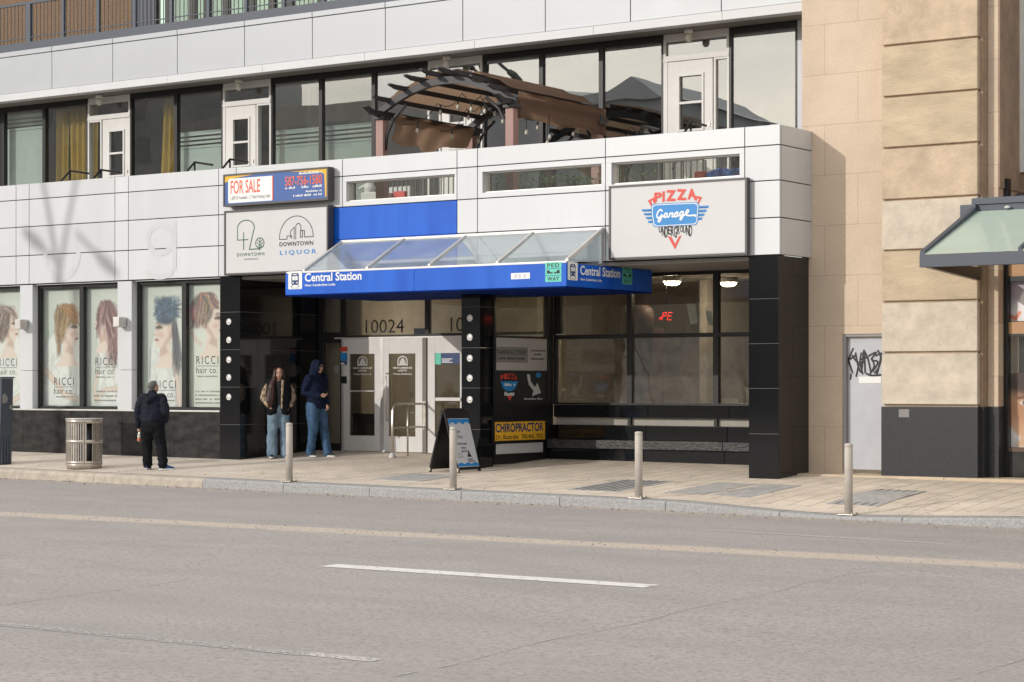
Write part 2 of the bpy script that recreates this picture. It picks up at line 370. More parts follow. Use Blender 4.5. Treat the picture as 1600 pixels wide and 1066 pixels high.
def brickish(name, c1, c2, cm, bw, bh, mort, rough=.85, offset=.5, var=.25, bump=.3, axes='xz', squash=1):
    """stone courses: brick texture driven by metric object coordinates"""
    m = mat(name, c1, rough=rough); n = m.node_tree.nodes; L = m.node_tree.links; p = n['Principled BSDF']
    tc = n.new('ShaderNodeTexCoord'); sx = n.new('ShaderNodeSeparateXYZ'); cb = n.new('ShaderNodeCombineXYZ')
    L.new(tc.outputs['Object'], sx.inputs[0])
    a, b = {'xz': (0, 2), 'xy': (0, 1), 'yx': (1, 0)}[axes]
    L.new(sx.outputs[a], cb.inputs[0]); L.new(sx.outputs[b], cb.inputs[1])
    bt = n.new('ShaderNodeTexBrick'); L.new(cb.outputs[0], bt.inputs['Vector'])
    bt.inputs['Scale'].default_value = 1; bt.inputs['Brick Width'].default_value = bw; bt.inputs['Row Height'].default_value = bh
    bt.inputs['Mortar Size'].default_value = mort; bt.inputs['Mortar Smooth'].default_value = .3; bt.offset = offset
    bt.inputs['Color1'].default_value = c1; bt.inputs['Color2'].default_value = c2; bt.inputs['Mortar'].default_value = cm
    def noise(sc, det, st=(1, 1, 1)):
        mp = n.new('ShaderNodeMapping'); mp.inputs['Scale'].default_value = st; L.new(tc.outputs['Object'], mp.inputs[0])
        t = n.new('ShaderNodeTexNoise'); t.inputs['Scale'].default_value = sc; t.inputs['Detail'].default_value = det; t.inputs['Roughness'].default_value = .7
        L.new(mp.outputs[0], t.inputs['Vector']); return t
    t1 = noise(.9, 9); t2 = noise(30, 6)
    def mul(colsock, t, lo, hi):
        mr = n.new('ShaderNodeMapRange'); mr.inputs[1].default_value = .3; mr.inputs[2].default_value = .7; mr.inputs[3].default_value = lo; mr.inputs[4].default_value = hi
        L.new(t.outputs[0], mr.inputs[0])
        mx = n.new('ShaderNodeMix'); mx.data_type = 'RGBA'; mx.blend_type = 'MULTIPLY'; mx.inputs[0].default_value = 1
        L.new(colsock, mx.inputs[6]); L.new(mr.outputs[0], mx.inputs[7]); return mx.outputs[2]
    c = mul(bt.outputs[0], t1, 1-var, 1+var*.5); c = mul(c, t2, .88, 1.08)
    if axes != 'xz':      # trodden gum, drips and stains on paving
        for sc_, lo_, k_ in ((5.5, .665, .62), (1.4, .60, .80)):
            ts = noise(sc_, 3); mr = n.new('ShaderNodeMapRange'); mr.inputs[1].default_value = lo_; mr.inputs[2].default_value = lo_+.05; mr.inputs[3].default_value = 1; mr.inputs[4].default_value = k_; L.new(ts.outputs[0], mr.inputs[0])
            mx = n.new('ShaderNodeMix'); mx.data_type = 'RGBA'; mx.blend_type = 'MULTIPLY'; mx.inputs[0].default_value = 1; L.new(c, mx.inputs[6]); L.new(mr.outputs[0], mx.inputs[7]); c = mx.outputs[2]
    L.new(c, p.inputs['Base Color'])
    ad = n.new('ShaderNodeMath'); ad.operation = 'MULTIPLY_ADD'; ad.inputs[1].default_value = -.8
    L.new(bt.outputs['Fac'], ad.inputs[0]); L.new(t2.outputs[0], ad.inputs[2])
    bp = n.new('ShaderNodeBump'); bp.inputs['Strength'].default_value = bump; bp.inputs['Distance'].default_value = .004
    L.new(ad.outputs[0], bp.inputs['Height']); L.new(bp.outputs[0], p.inputs['Normal']); return m
M['stonewall'] = brickish('stonewall', C(207, 187, 165), C(203, 184, 162), C(183, 159, 138), 1.15, .80, .006, var=.13, bump=.15)
M['stoneblock'] = mat('stoneblock', C(188, 170, 144), rough=.9, var=.20, scale=2.4, bump=.45, bscale=22, stretch=(.6, 1, 1.6))
M['stoneblock_grey'] = mat('stoneblock_grey', C(190, 170, 146), rough=.9, var=.2, scale=3.0, bump=.55, bscale=26)
M['stoneblock_pale'] = mat('stoneblock_pale', C(198, 186, 169), rough=.9, var=.17, scale=3.5, bump=.45, bscale=24)
M['stone_shaded'] = mat('stone_shaded', C(150, 128, 108), rough=.9, var=.2, scale=3, bump=.4, bscale=30)  # darker copy of the stone, shade of the side faces put into its colour
M['paver'] = brickish('paver', C(222, 207, 188), C(212, 198, 180), C(160, 145, 130), .62, .31, .010, axes='yx', var=.22, bump=.4)
M['slab'] = brickish('slab', C(216, 203, 187), C(212, 199, 183), C(176, 162, 147), 1.6, 1.6, .006, axes='xy', offset=0, var=.2, bump=.2)

# road: dusty worn asphalt with a sandy drift along the bus-lane seam and along the kerb (real dirt, fixed to the ground)
def road_mat():
    m = mat('road', (.2, .2, .2, 1), rough=.9); n = m.node_tree.nodes; L = m.node_tree.links; p = n['Principled BSDF']
    tc = n.new('ShaderNodeTexCoord'); sx = n.new('ShaderNodeSeparateXYZ'); L.new(tc.outputs['Object'], sx.inputs[0])
    def noise(sc, det, st=(1, 1, 1), rg=.7):
        mp = n.new('ShaderNodeMapping'); mp.inputs['Scale'].default_value = st; L.new(tc.outputs['Object'], mp.inputs[0])
        t = n.new('ShaderNodeTexNoise'); t.inputs['Scale'].default_value = sc; t.inputs['Detail'].default_value = det; t.inputs['Roughness'].default_value = rg
        L.new(mp.outputs[0], t.inputs['Vector']); return t.outputs[0]
    def ma(op, a, b=None, c=None):
        q = n.new('ShaderNodeMath'); q.operation = op
        for i, v in enumerate((a, b, c)):
            if v is None: continue
            if isinstance(v, (int, float)): q.inputs[i].default_value = v
            else: L.new(v, q.inputs[i])
        return q.outputs[0]
    def ramp(v, a, b, lo=0, hi=1):
        q = n.new('ShaderNodeMapRange'); q.interpolation_type = 'SMOOTHSTEP'; q.inputs[1].default_value = a; q.inputs[2].default_value = b; q.inputs[3].default_value = lo; q.inputs[4].default_value = hi
        L.new(v, q.inputs[0]); return q.outputs[0]
    def mix(f, a, b, bt='MIX'):
        q = n.new('ShaderNodeMix'); q.data_type = 'RGBA'; q.blend_type = bt
        for i, v in ((0, f), (6, a), (7, b)):
            if isinstance(v, (int, float)): q.inputs[i].default_value = v
            elif isinstance(v, tuple): q.inputs[i].default_value = v
            else: L.new(v, q.inputs[i])
        return q.outputs[2]
    X, Y = sx.outputs[0], sx.outputs[1]
    fine = noise(70, 4); mid = noise(9, 6); grit = noise(24, 5, (1, 1, 1), .8); patch = noise(1.1, 5, (.5, 1, 1), .6); big = noise(.35, 6, (1, 2.2, 1)); streak = noise(.5, 8, (.16, 3.0, 1))
    col = mix(ramp(fine, .32, .68), (.285, .258, .240, 1), (.41, .372, .348, 1))
    col = mix(ramp(grit, .34, .68, .0, 1.0), col, (.45, .41, .388, 1)); col = mix(ramp(grit, .50, .34, 0, .85), col, (.17, .16, .155, 1)); col = mix(ramp(patch, .40, .66, 0, .30), col, (.245, .227, .214, 1))
    col = mix(ramp(big, .35, .7, 0, .45), col, (.31, .288, .274, 1))
    col = mix(ramp(streak, .45, .75, 0, .35), col, (.36, .335, .315, 1))
    wob = ma('MULTIPLY_ADD', noise(1.3, 6, (.35, 1, 1)), .9, -.45)
    v = ma('ADD', ma('ADD', Y, ma('MULTIPLY_ADD', X, -.07, 9.05-.07*13)), ma('MULTIPLY', wob, .45))   # distance from seam
    seam = ramp(ma('ABSOLUTE', v), .16, .46, 1, 0)
    seam = ma('MULTIPLY', seam, ramp(mid, .25, .60, .35, 1))
    col = mix(ma('MULTIPLY', seam, .95), col, (.56, .475, .39, 1))
    v2 = ma('ADD', ma('ADD', Y, ma('MULTIPLY_ADD', X, .03, 3.3+.6)), wob)             # distance from kerb
    kerb = ma('MULTIPLY', ramp(v2, -.75, .30, 0, 1), ramp(mid, .30, .62, .25, 1))
    col = mix(ma('MULTIPLY', kerb, .6), col, (.50, .41, .32, 1))
    # thin old cracks and joints
    vo = n.new('ShaderNodeTexVoronoi'); vo.feature = 'DISTANCE_TO_EDGE'; vo.inputs['Scale'].default_value = .11
    nz = n.new('ShaderNodeTexNoise'); nz.inputs['Scale'].default_value = 1.2; nz.inputs['Detail'].default_value = 5; L.new(tc.outputs['Object'], nz.inputs['Vector'])
    ad = n.new('ShaderNodeVectorMath'); ad.operation = 'MULTIPLY_ADD'; ad.inputs[1].default_value = (.5, .5, 0); L.new(nz.outputs['Color'], ad.inputs[0]); L.new(tc.outputs['Object'], ad.inputs[2])
    L.new(ad.outputs[0], vo.inputs['Vector'])
    crack = ma('MULTIPLY', ramp(vo.outputs['Distance'], .0, .0032, 1, 0), ramp(big, .45, .6))
    col = mix(ma('MULTIPLY', crack, .13), col, (.18, .17, .16, 1))
    spots = ramp(noise(2.4, 2), .70, .76); col = mix(ma('MULTIPLY', spots, .18), col, (.12, .115, .11, 1))
    L.new(col, p.inputs['Base Color'])
    bp = n.new('ShaderNodeBump'); bp.inputs['Strength'].default_value = .5; bp.inputs['Distance'].default_value = .012
    L.new(fine, bp.inputs['Height']); L.new(bp.outputs[0], p.inputs['Normal']); return m
M['road'] = road_mat()
def paint_mat(name, col, cover=.5, sc=7):
    m = mat(name, col, rough=.7); n = m.node_tree.nodes; L = m.node_tree.links; p = n['Principled BSDF']
    tc = n.new('ShaderNodeTexCoord'); t = n.new('ShaderNodeTexNoise'); t.inputs['Scale'].default_value = sc; t.inputs['Detail'].default_value = 9; t.inputs['Roughness'].default_value = .75
    L.new(tc.outputs['Object'], t.inputs['Vector'])
    mr = n.new('ShaderNodeMapRange'); mr.inputs[1].default_value = cover-.06; mr.inputs[2].default_value = cover+.06; mr.inputs[3].default_value = 1; mr.inputs[4].default_value = 0
    L.new(t.outputs[0], mr.inputs[0]); L.new(mr.outputs[0], p.inputs['Alpha']); return m
M['lane'] = paint_mat('lane', (.74, .72, .68, 1), .61, 14)
M['lane_worn'] = paint_mat('lane_worn', (.47, .445, .42, 1), .515, 30)
M['lane_mid'] = paint_mat('lane_mid', (.60, .57, .53, 1), .54, 34)
M['ghost'] = mat('ghost', (.525, .533, .545, 1), rough=.55, var=.06, scale=3)

# ------------------------------------------------------------------ setting: road, kerb, pavement
def sheet(name, xs, rows, m):   # rows: list of functions X -> (y,z)
    mb = MB(); V = [[mb.bm.verts.new((x, *r(x))) for x in xs] for r in rows]
    for i in range(len(rows)-1):
        for k in range(len(xs)-1): mb.bm.faces.new([V[i][k], V[i][k+1], V[i+1][k+1], V[i+1][k]])
    o = mb.build(name, m); tag(o, kind='structure'); return o
XS = sorted(set([-160, -120, -80, -60]+[-45+i*.5 for i in range(0, 111)]+[14, 20, 40, 60]))
sheet('road', [-160, -80, -45, -30, -20, -10, 0, 10, 40], [lambda x, y=y: (y, rz(x)) for y in (-27, -20, -12, -6)]+[lambda x: (edge(x)+.05, rz(x))], M['road'])
sheet('ground', [-700, -200, 200, 700], [lambda x, y=y: (y, rz(x)-.5) for y in (-600, -100, -27, 5, 400)], M['asphalt_far'])
PV = wx(420, -1.5)                       # smooth concrete left of here, pavers to the right
XL = [x for x in XS if x < PV]+[PV]; XR = [PV]+[x for x in XS if x > PV]
ys = [0, .05, .12, .25, .4, .6, .8, 1]
def wk(x, q, y1=9.0):
    e = edge(x)+.24; y = e+(y1-e)*q**1.6; return (y, gz(x, y))
sheet('pavement', XL, [lambda x, q=q: wk(x, q) for q in ys], M['slab'])
sheet('pavement', XR, [lambda x, q=q: wk(x, q) for q in ys], M['paver'])
far = sheet('far_pavement', [-160, -80, -40, 0, 40], [lambda x: (-27, rz(x)), lambda x: (-27.02, rz(x)+.14), lambda x: (-34, rz(x)+.2), lambda x: (-62, rz(x)+.2)], M['concrete'])
# strip of smooth concrete behind the kerb
sheet('kerb_strip', XS, [lambda x, d=d: (edge(x)+.22+d, gz(x, edge(x)+.22+d)+.004) for d in (0, .12, .25, .38)], M['slab'])
M['kerb'] = mat('kerb', (.34, .335, .33, 1), rough=.85, var=.3, scale=30, bump=.5, bscale=40)
M['kerb_tan'] = mat('kerb_tan', (.44, .385, .32, 1), rough=.9, var=.2, scale=6, bump=.5, bscale=30)
def kerb(x0, x1, step, m, rnd):
    mb = MB(); x = x0
    while x < x1-.01:
        xe = min(x+step, x1); ns = max(1, int((xe-x)/.4)); g = .006
        rings = []
        for i in range(ns+1):
            q = x+g+(xe-x-2*g)*i/ns; e = edge(q); zt = gz(q, e); zb = rz(q)-.05; r = rnd
            rings.append([mb.bm.verts.new(p) for p in ((q, e-.02, zb), (q, e-.005, zt-r), (q, e+r*.3, zt-r*.3), (q, e+r, zt), (q, e+.26, gz(q, e+.26)), (q, e+.26, zb))])
        for a, b in zip(rings, rings[1:]):
            for k in range(5): mb.bm.faces.new([a[k], b[k], b[k+1], a[k+1]])
        mb.bm.faces.new(rings[0][::-1]); mb.bm.faces.new(rings[-1]); x = xe
    o = mb.build('kerb', m); tag(o, kind='structure')
XK = wx(323, -3.1)
kerb(-45, XK, 3.1, M['kerb_tan'], .05); kerb(XK, 14, 1.82, M['kerb'], .022)

# painted lane lines, a few millimetres above the asphalt
def mark(name, x0, x1, yf, wd, m):
    mb = MB(); n = max(2, int((x1-x0)/.5)); a = None
    for i in range(n+1):
        x = x0+(x1-x0)*i/n; y = yf(x); b = [mb.bm.verts.new((x, y-wd/2, rz(x)+.004)), mb.bm.verts.new((x, y+wd/2, rz(x)+.004))]
        if a: mb.bm.faces.new([a[0], b[0], b[1], a[1]])
        a = b
    o = mb.build(name, m); tag(o, kind='structure')
mark('lane_line', -13.05, -9.42, lambda x: -12.79+.045*(x+11.2), .30, M['lane'])
mark('lane_line', -3.6, 0.2, lambda x: -12.79+.045*(x+11.2), .16, M['lane'])
mark('worn_line', -12.1, -9.0, lambda x: -18.05+.02*(x+10), .16, M['lane_worn'])
mark('worn_line', -9.0, -8.42, lambda x: -18.02+.02*(x+10), .15, M['lane_mid'])
mark('worn_line', -12.4, -9.2, lambda x: -6.47-.07*(x+10.3), .05, M['lane'])

# cold joints across the asphalt: thin pale seams
M['seam'] = paint_mat('seam', (.43, .405, .385, 1), .49, 12)
def cross(name, pts, wd):
    mb = MB(); a = None
    for x, y in pts:
        b = [mb.bm.verts.new((x-wd/2, y, rz(x)+.003)), mb.bm.verts.new((x+wd/2, y, rz(x)+.003))]
        if a: mb.bm.faces.new([a[0], a[1], b[1], b[0]])
        a = b
    tag(mb.build(name, M['seam']), kind='structure')
cross('road_seam', [(-7.9+.05*math.sin(k*1.7)-.075*k*.7, -18.5+k*.7) for k in range(13)], .035)
cross('road_seam', [(-12.8-.10*k*.7+.04*math.sin(k*2.1), -18.2+k*.7) for k in range(6)], .03)
cross('road_seam', [(-5.0+.03*math.sin(k*1.3), -16.6+k*.7) for k in range(4)], .03)
# ------------------------------------------------------------------ the commercial building
BL = (-24.0, 0, .1)
B = thing('commercial_building', 'long silver panelled building with upper terrace, black granite base and recessed station entrance', 'building', BL)
X0 = wx(1219); X714 = wx(714); XPL = wx(345); XPR = wx(375)
Z0, Z1, Z2, Z3, ZT = 3.49, 4.07, 4.65, 5.20, 5.52
cols = [wx(p) for p in (25, 45.5, 179.5, 200.5, 341.5, 369, 535, 714, 746, 946, 1163.5)]+[X0]
wide = cols[2]-cols[1]; nar = cols[1]-cols[0]
c0 = cols[0]
for k in range(4):
    c0 -= wide if k % 2 == 0 else nar; cols.insert(0, c0)
slots = {}
for a, b in ((541, 710.5), (753.7, 939.7), (955.3, 1155.6)): slots[round((wx(a)+wx(b))/2, 3)] = (wx(a), wx(b))
SZ0, SZ1 = 4.745, 5.10
mb = MB(); g = .008; rp = random.Random(3)
for a, b in zip(cols, cols[1:]):
    for za, zb in ((Z0, Z1), (Z1, Z2), (Z2, Z3), (Z3, ZT)):
        sl_ = [s for c, s in slots.items() if a < c < b and za == Z2]
        mi = rp.choice((0, 0, 1, 2))
        blue = abs(b-X714) < .01 and zb <= Z2+.01
        if blue: continue
        if abs(b-cols[cols.index(b)]) < 1 and abs(b-wx(535)) < .01 and zb <= Z2+.01: b_ = wx(500)
        else: b_ = b
        if sl_:
            u, v = sl_[0]
            mb.box(a+g, b-g, 0, .06, za+g, SZ0, m=mi, bev=.004); mb.box(a+g, b-g, 0, .06, SZ1, zb-g, m=mi, bev=.004)
            mb.box(a+g, u, .001, .06, SZ0, SZ1, mi); mb.box(v, b-g, .001, .06, SZ0, SZ1, mi)
        else: mb.box(a+g, b_-g, 0, .06, za+g, zb-g, m=mi, bev=.004)
# right-hand return
for za, zb in ((Z0, Z1), (Z1, Z2), (Z2, Z3), (Z3, ZT)): mb.box(X0-.06, X0+.002, .062, 1.095, za+g, zb-g, m=mi, bev=.004)
mb.build('facade_panels', [M['panel'], M['panel_b'], M['panel_c']], B)
mb = MB(); mb.box(wx(500)+g, X714-g, .001, .058, Z1+g/2, Z2-g, bev=.004); mb.box(wx(500)+g, X714-g, .001, .058, Z0, Z1-g/2, bev=.004)
mb.build('blue_panel', M['blue'], B)
mb = MB(); XLm = cols[0]                   # backing wall behind the panels, open at the slot windows
mb.box(XLm, X0-.07, .062, .32, Z0+.003, SZ0-.03); mb.box(XLm, X0-.07, .062, .32, SZ1+.03, ZT-.01)
xs = [XLm]+[q for s in slots.values() for q in (s[0]-.03, s[1]+.03)]+[X0-.07]
for a, b in zip(xs[::2], xs[1::2]): mb.box(a, b, .062, .32, SZ0-.03, SZ1+.03)
mb.box(X0-.07, X0-.062, .062, 1.09, Z0+.003, ZT-.01)
mb.build('backing_wall', M['joint'], B)
mb = MB(); mb.box(XLm, X0-.07, .325, .34, 4.45, ZT-.02); f = mb
for k in []: pass
mb.bm.free()
for (u, v) in slots.values():
    mb = MB(); frame_rect(mb, u, v, SZ0, SZ1, .06, .20, .022); fr = mb.build('slot_window', M['alum'], B)
    mb = MB(); mb.box(u+.022, v-.022, .155, .165, SZ0+.022, SZ1-.022); mb.build('pane', GL['slot'], fr)
mb = MB(); mb.box(-50, X0-.075, .35, 5.6, 4.20, 4.36); mb.build('terrace_floor', M['concrete'], B)
# soffit over the recessed entrance and bay
mb = MB(); mb.box(XPR, X0-.07, .062, 2.3, 3.42, 3.475); mb.build('entrance_soffit', M['soffit'], B)

# granite
def blocks(x0, x1, y0, y1, zs, gap=.005):
    q = MB()
    for a, b in zip(zs, zs[1:]): q.box(x0, x1, y0, y1, a+gap/2, b-gap/2, bev=.003)
    q.box(x0+.006, x1-.006, y0+.006, y1-.006, zs[0]+.01, zs[-1]-.01, 1); return q
pl_ = blocks(XPR-.50, XPR, 0, 2.32, [-.05, .72, 1.42, 2.12, 2.82, 3.48]).build('granite_pillar', [M['granite'], M['mortar']], B)
PX0, PX1 = wx(721), wx(750)
pm_ = blocks(PX0, PX1, 0, .40, [-.05, .70, 1.41, 2.10, 2.80, 3.41]).build('granite_pillar', [M['granite'], M['mortar']], B)
pr_ = blocks(wx(1170), X0-.03, 0, .06, [-.06, .70, 1.41, 2.11, 2.81, 3.485]); pr_.box(wx(1170), X0-.05, .064, 1.10, -.06, 3.485, bev=.003)
pr_ = pr_.build('granite_pillar', [M['granite'], M['mortar']], B)
def round_lights(par, xc, zs):
    for z in zs:
        q = MB(); q.lathe([(.060, 0), (.060, -.012), (.050, -.02), (.046, -.010)], (xc, 0, z), axis='y', seg=20)
        q.lathe([(.044, -.006), (.034, -.012), (.001, -.014)], (xc, 0, z), axis='y', seg=16, m=1)
        o = q.build('round_light', [M['white'], M['alum']]); o.parent = par
round_lights(pl_, wx(358), (2.64, 2.30, 1.93, 1.60, 1.235)); round_lights(pm_, wx(734.5), (2.61, 2.28, 1.92, 1.58, 1.21))

# left shop front: plinth, posts, windows
mb = MB(); xj = [wx(p) for p in (36, 112, 191, 272)]; xj = [-44+k*1.35 for k in range(int((xj[0]+44)/1.35))]+xj+[XPR-.50]
for a, b in zip(xj, xj[1:]): mb.box(a+.003, b-.003, 0, .3, -.3, .945, bev=.003)
mb.box(-44, XPR-.51, .008, .29, -.3, .93, 1)
mb.build('plinth', [M['granite_mat'], M['mortar']], B)
posts = [(wx(30.5), wx(50)), (wx(183), wx(205))]; pit = posts[1][0]-posts[0][0]
posts = [(posts[0][0]-pit, posts[0][0]-pit+.31)]+posts
zj = 1.75
for a, b in posts:
    mb = MB(); mb.box(a, b, .012, .26, .98, zj-.004, bev=.004); mb.box(a, b, .012, .26, zj+.004, 3.475, bev=.004); mb.build('post', M['panel'], B)
mb = MB(); mb.box(-44, XPR-.505, -.015, .30, .95, .978, bev=.004); mb.build('sill', M['alum'], B)
bays = [(-44, posts[0][0]), (posts[0][1], posts[1][0]), (posts[1][1], posts[2][0]), (posts[2][1], XPR-.505)]
mull = {1: (wx(-18, .2),), 2: (wx(129.5, .2),), 3: (wx(289.5, .2),)}
for i, (a, b) in enumerate(bays):
    xm = [a]+list(mull.get(i, ()))+[b]
    for u, v in zip(xm, xm[1:]):
        mb = MB(); frame_rect(mb, u, v, .98, 3.475, .16, .25, .055, wt=.07, wb=.05); fr = mb.build('window', M['frame'], B)
        mb = MB(); mb.box(u+.055, v-.055, .20, .21, 1.03, 3.405); mb.build('pane', GL['shop'], fr)
# rooms behind the shop windows
mb = MB(); mb.box(-44, XPR-.52, .95, 1.0, 0, 3.47); mb.build('back_wall', M['paleblind'], B)

# entrance: doors and glazing in the recess (plane y = 2.28)
YE = 2.28; ze = lambda py, px=620: wz(px, py, YE)
XE = lambda p: wx(p, YE)
gE = lambda p: gz(XE(p), YE)
ZTR = ze(526); ZTOP = 3.42
def pane_box(x0, x1, z0, z1, g_, par, y=YE+.03):
    q = MB(); q.box(x0, x1, y, y+.012, z0, z1); o = q.build('pane', g_); o.parent = par; return o
def win(x0, x1, z0, z1, g_, w_=.04, m='frame', wb=None):
    q = MB(); frame_rect(q, x0, x1, z0, z1, YE, YE+.10, w_, wb=wb); fr = q.build('window', M[m], B); pane_box(x0+w_, x1-w_, z0+(wb or w_), z1-w_, g_, fr); return fr
win(XPR+.002, XE(538), ZTR, ZTOP, GL['transom'], .10); win(XPR+.002, XE(538), gE(520)-.02, ZTR-.002, GL['transom'], .10, wb=.16)
t1 = win(XE(538)+.002, XE(666), ZTR, ZTOP, GL['transom'], .035); t2 = win(XE(666)+.002, PX0+.55, ZTR, ZTOP, GL['transom'], .05)
plE = Plane((0, YE+.026, 0))
q = MB(); text(q, plE, '10024', XE(570), ze(520), XE(630), ze(499), bold=-.004, w=.003); o = q.build('house_number', M['ink']); o.parent = t1
q = MB(); text(q, plE, '10024', XE(703), ze(520), XE(763), ze(498), bold=-.004, w=.003); o = q.build('house_number', M['ink']); o.parent = t2
q = MB(); q.box(XE(551), XE(573), YE+.008, YE+.022, ze(528), ze(523)); o = q.build('sticker', M['signwhite']); o.parent = t1
q = MB(); q.box(XE(632), XE(658), YE+.30, YE+.32, ze(525), ze(513)); o = q.build('notice', M['saleblue']); o.parent = t1
def door(pl0, pl1, pg0, pg1, hinge, logo=True, pull=True, m='white'):
    x0, x1 = XE(pl0), XE(pl1); zb = gE(pl0)+.012; zt = ZTR-.03; gx0, gx1 = XE(pg0), XE(pg1); gz0, gz1 = ze(682), ze(552.6)
    q = MB(); y0, y1 = YE-.005, YE+.045
    q.box(x0, gx0, y0, y1, zb, zt); q.box(gx1, x1, y0, y1, zb, zt); q.box(gx0, gx1, y0+.002, y1-.002, gz1, zt); q.box(gx0, gx1, y0+.002, y1-.002, zb, gz0)
    d = q.build('door', M[m], B)
    pane_box(gx0, gx1, gz0, gz1, GL['door'], d, YE+.018)
    if logo:
        q = MB(); p_ = Plane((0, YE+.016, 0)); cx = (gx0+gx1)/2; W = gx1-gx0; zc = ze(563)
        for k in range(-3, 4):
            h = .14-.012*k*k; q.box(cx+k*.028-.009, cx+k*.028+.009, YE+.012, YE+.0165, zc-.10, zc-.10+h)
        ribbon(q, p_, [(cx-.11, zc-.10), (cx-.11, zc+.0), (cx-.08, zc+.05), (cx, zc+.075), (cx+.08, zc+.05), (cx+.11, zc), (cx+.11, zc-.10)], .018)
        text(q, p_, 'NEW CAMBRIDGE', cx-W*.36, ze(576.4), cx+W*.36, ze(573.6), bold=.02); text(q, p_, 'LOFTS', cx-W*.16, ze(580.6), cx+W*.16, ze(577.8), bold=.02)
        text(q, p_, 'Private Residences', cx-W*.34, ze(585.6), cx+W*.34, ze(583.2), bold=.01)
        o = q.build('lettering', M['paper']); o.parent = d
    if pull:
        hx = x0+.10 if hinge == 'r' else x1-.10
        q = MB(); za, zc_ = ze(657), ze(583); q.tube([(hx, YE-.005, za), (hx, YE-.06, za+.01), (hx, YE-.07, za+.05), (hx, YE-.07, zc_-.05), (hx, YE-.06, zc_-.01), (hx, YE-.005, zc_)], .012)
        o = q.build('handle', M['steel']); o.parent = d
    return d
d1 = door(537, 594, 546, 585.5, 'l', pull=False); d2 = door(600, 660.5, 607.6, 649.3, 'r')
d3 = door(668.5, 728, 679.5, 719, 'l', logo=False, pull=False)
for d, a, b, y0, y1 in ((d1, 547, 585.5, 610.5, 612), (d3, 682, 721, 621, 626)):
    q = MB(); q.box(XE(a), XE(b), YE-.04, YE-.01, ze(y1), ze(y0)); q.box(XE(a), XE(a)+.03, YE-.01, YE+.016, ze(y1), ze(y0)); o = q.build('push_bar', M['white']); o.parent = d
q = MB(); q.box(XE(547), XE(585), YE+.08, YE+.11, ze(681), ze(647)); o = q.build('mat_panel', M['black']); o.parent = d1
q = MB(); p_ = Plane((0, YE+.012, 0)); q.box(XE(689), XE(721), YE+.006, YE+.0145, ze(569), ze(552.7)); q.box(XE(679.6), XE(688.6), YE+.006, YE+.0145, ze(570), ze(552.7), 2)
text(q, p_, 'Central Station', XE(700), ze(557.5), XE(715), ze(554.5), bold=.02, w=.005, m=1)
for k in range(4): q.box(XE(690), XE(690)+.25-.04*(k % 3), YE+.005, YE+.0155, ze(562+k*1.8), ze(561+k*1.8), 1)
o = q.build('station_notice', [M['navyink'], M['paper'], M['teal']]); o.parent = d3
# jambs, posts, mullions
mb = MB(); zt = ZTR
for a, b, dpt in ((533.5, 537, .06), (594, 600, .0), (660.5, 668.5, .02)): mb.box(XE(a)+.001, XE(b)-.001, YE-.01+dpt*.1, YE+.10, gE(a), zt-.03)
mb.box(XPR+.40, PX0+.6, YE-.012, YE+.098, zt-.03, zt-.002)
mb.build('door_frame', M['alum'], B)
mb = MB(); mb.box(XE(661.5), XE(667.5), YE-.035, YE-.012, gE(664), zt-.03); mb.build('door_post', M['soffit'], B)
# stickers on the frame and wall buttons
for nm, a, b, d0, d1, p0, p1, mk in (('sticker', 533.5, 543.5, .03, .016, 548, 541, 'red'), ('sticker', 533.7, 543.2, .03, .016, 563, 550.8, 'skyblue'), ('sticker', 533.8, 542.6, .031, .017, 569.5, 563.4, 'navyink'), ('sticker', 534.5, 540, .034, .032, 568.8, 566.2, 'paper'), ('call_box', 535, 542.5, .05, .016, 599, 588, 'black'), ('push_plate', 523.5, 531, .02, .002, 583, 571, 'greyink')):
    q = MB(); q.box(XE(a), XE(b), YE-d0, YE-d1, ze(p0), ze(p1)); q.build(nm, M[mk], B)

# side wall of the vestibule (faces right), with glass above and the bench wall below
XS_ = PX1+.02; YB = 2.25
def sbox(mb, y0, y1, z0, z1, t=.06, m=0, o=0): mb.box(XS_-t+o, XS_+o, y0, y1, z0, z1, m)
zs0 = gz(XS_, 1)
mb = MB(); y_a, y_b = .40, 2.13; zt1 = 2.28; 
sbox(mb, y_a, y_a+.05, zs0, 3.42, .10); sbox(mb, y_b-.05, y_b+.12, zs0, 3.42, .10); sbox(mb, y_a+.05, y_b-.05, 3.36, 3.42, .09); sbox(mb, y_a+.05, y_b-.05, zt1-.03, zt1+.03, .09)
sbox(mb, y_a+.05, y_b-.05, zs0, zt1-.03, .04); fr = mb.build('window', M['black'], B)
q = MB(); q.box(XS_-.05, XS_-.04, y_a+.05, y_b-.05, zt1+.03, 3.36); o = q.build('pane', GL['bay']); o.parent = fr
q = MB(); za = wz(810, 708, 1.2); zb_ = wz(810, 692.5, 1.2); q.box(XS_, XS_+.012, y_a+.05, 1.9, za, zb_); o = q.build('kick_strip', M['signwhite']); o.parent = fr

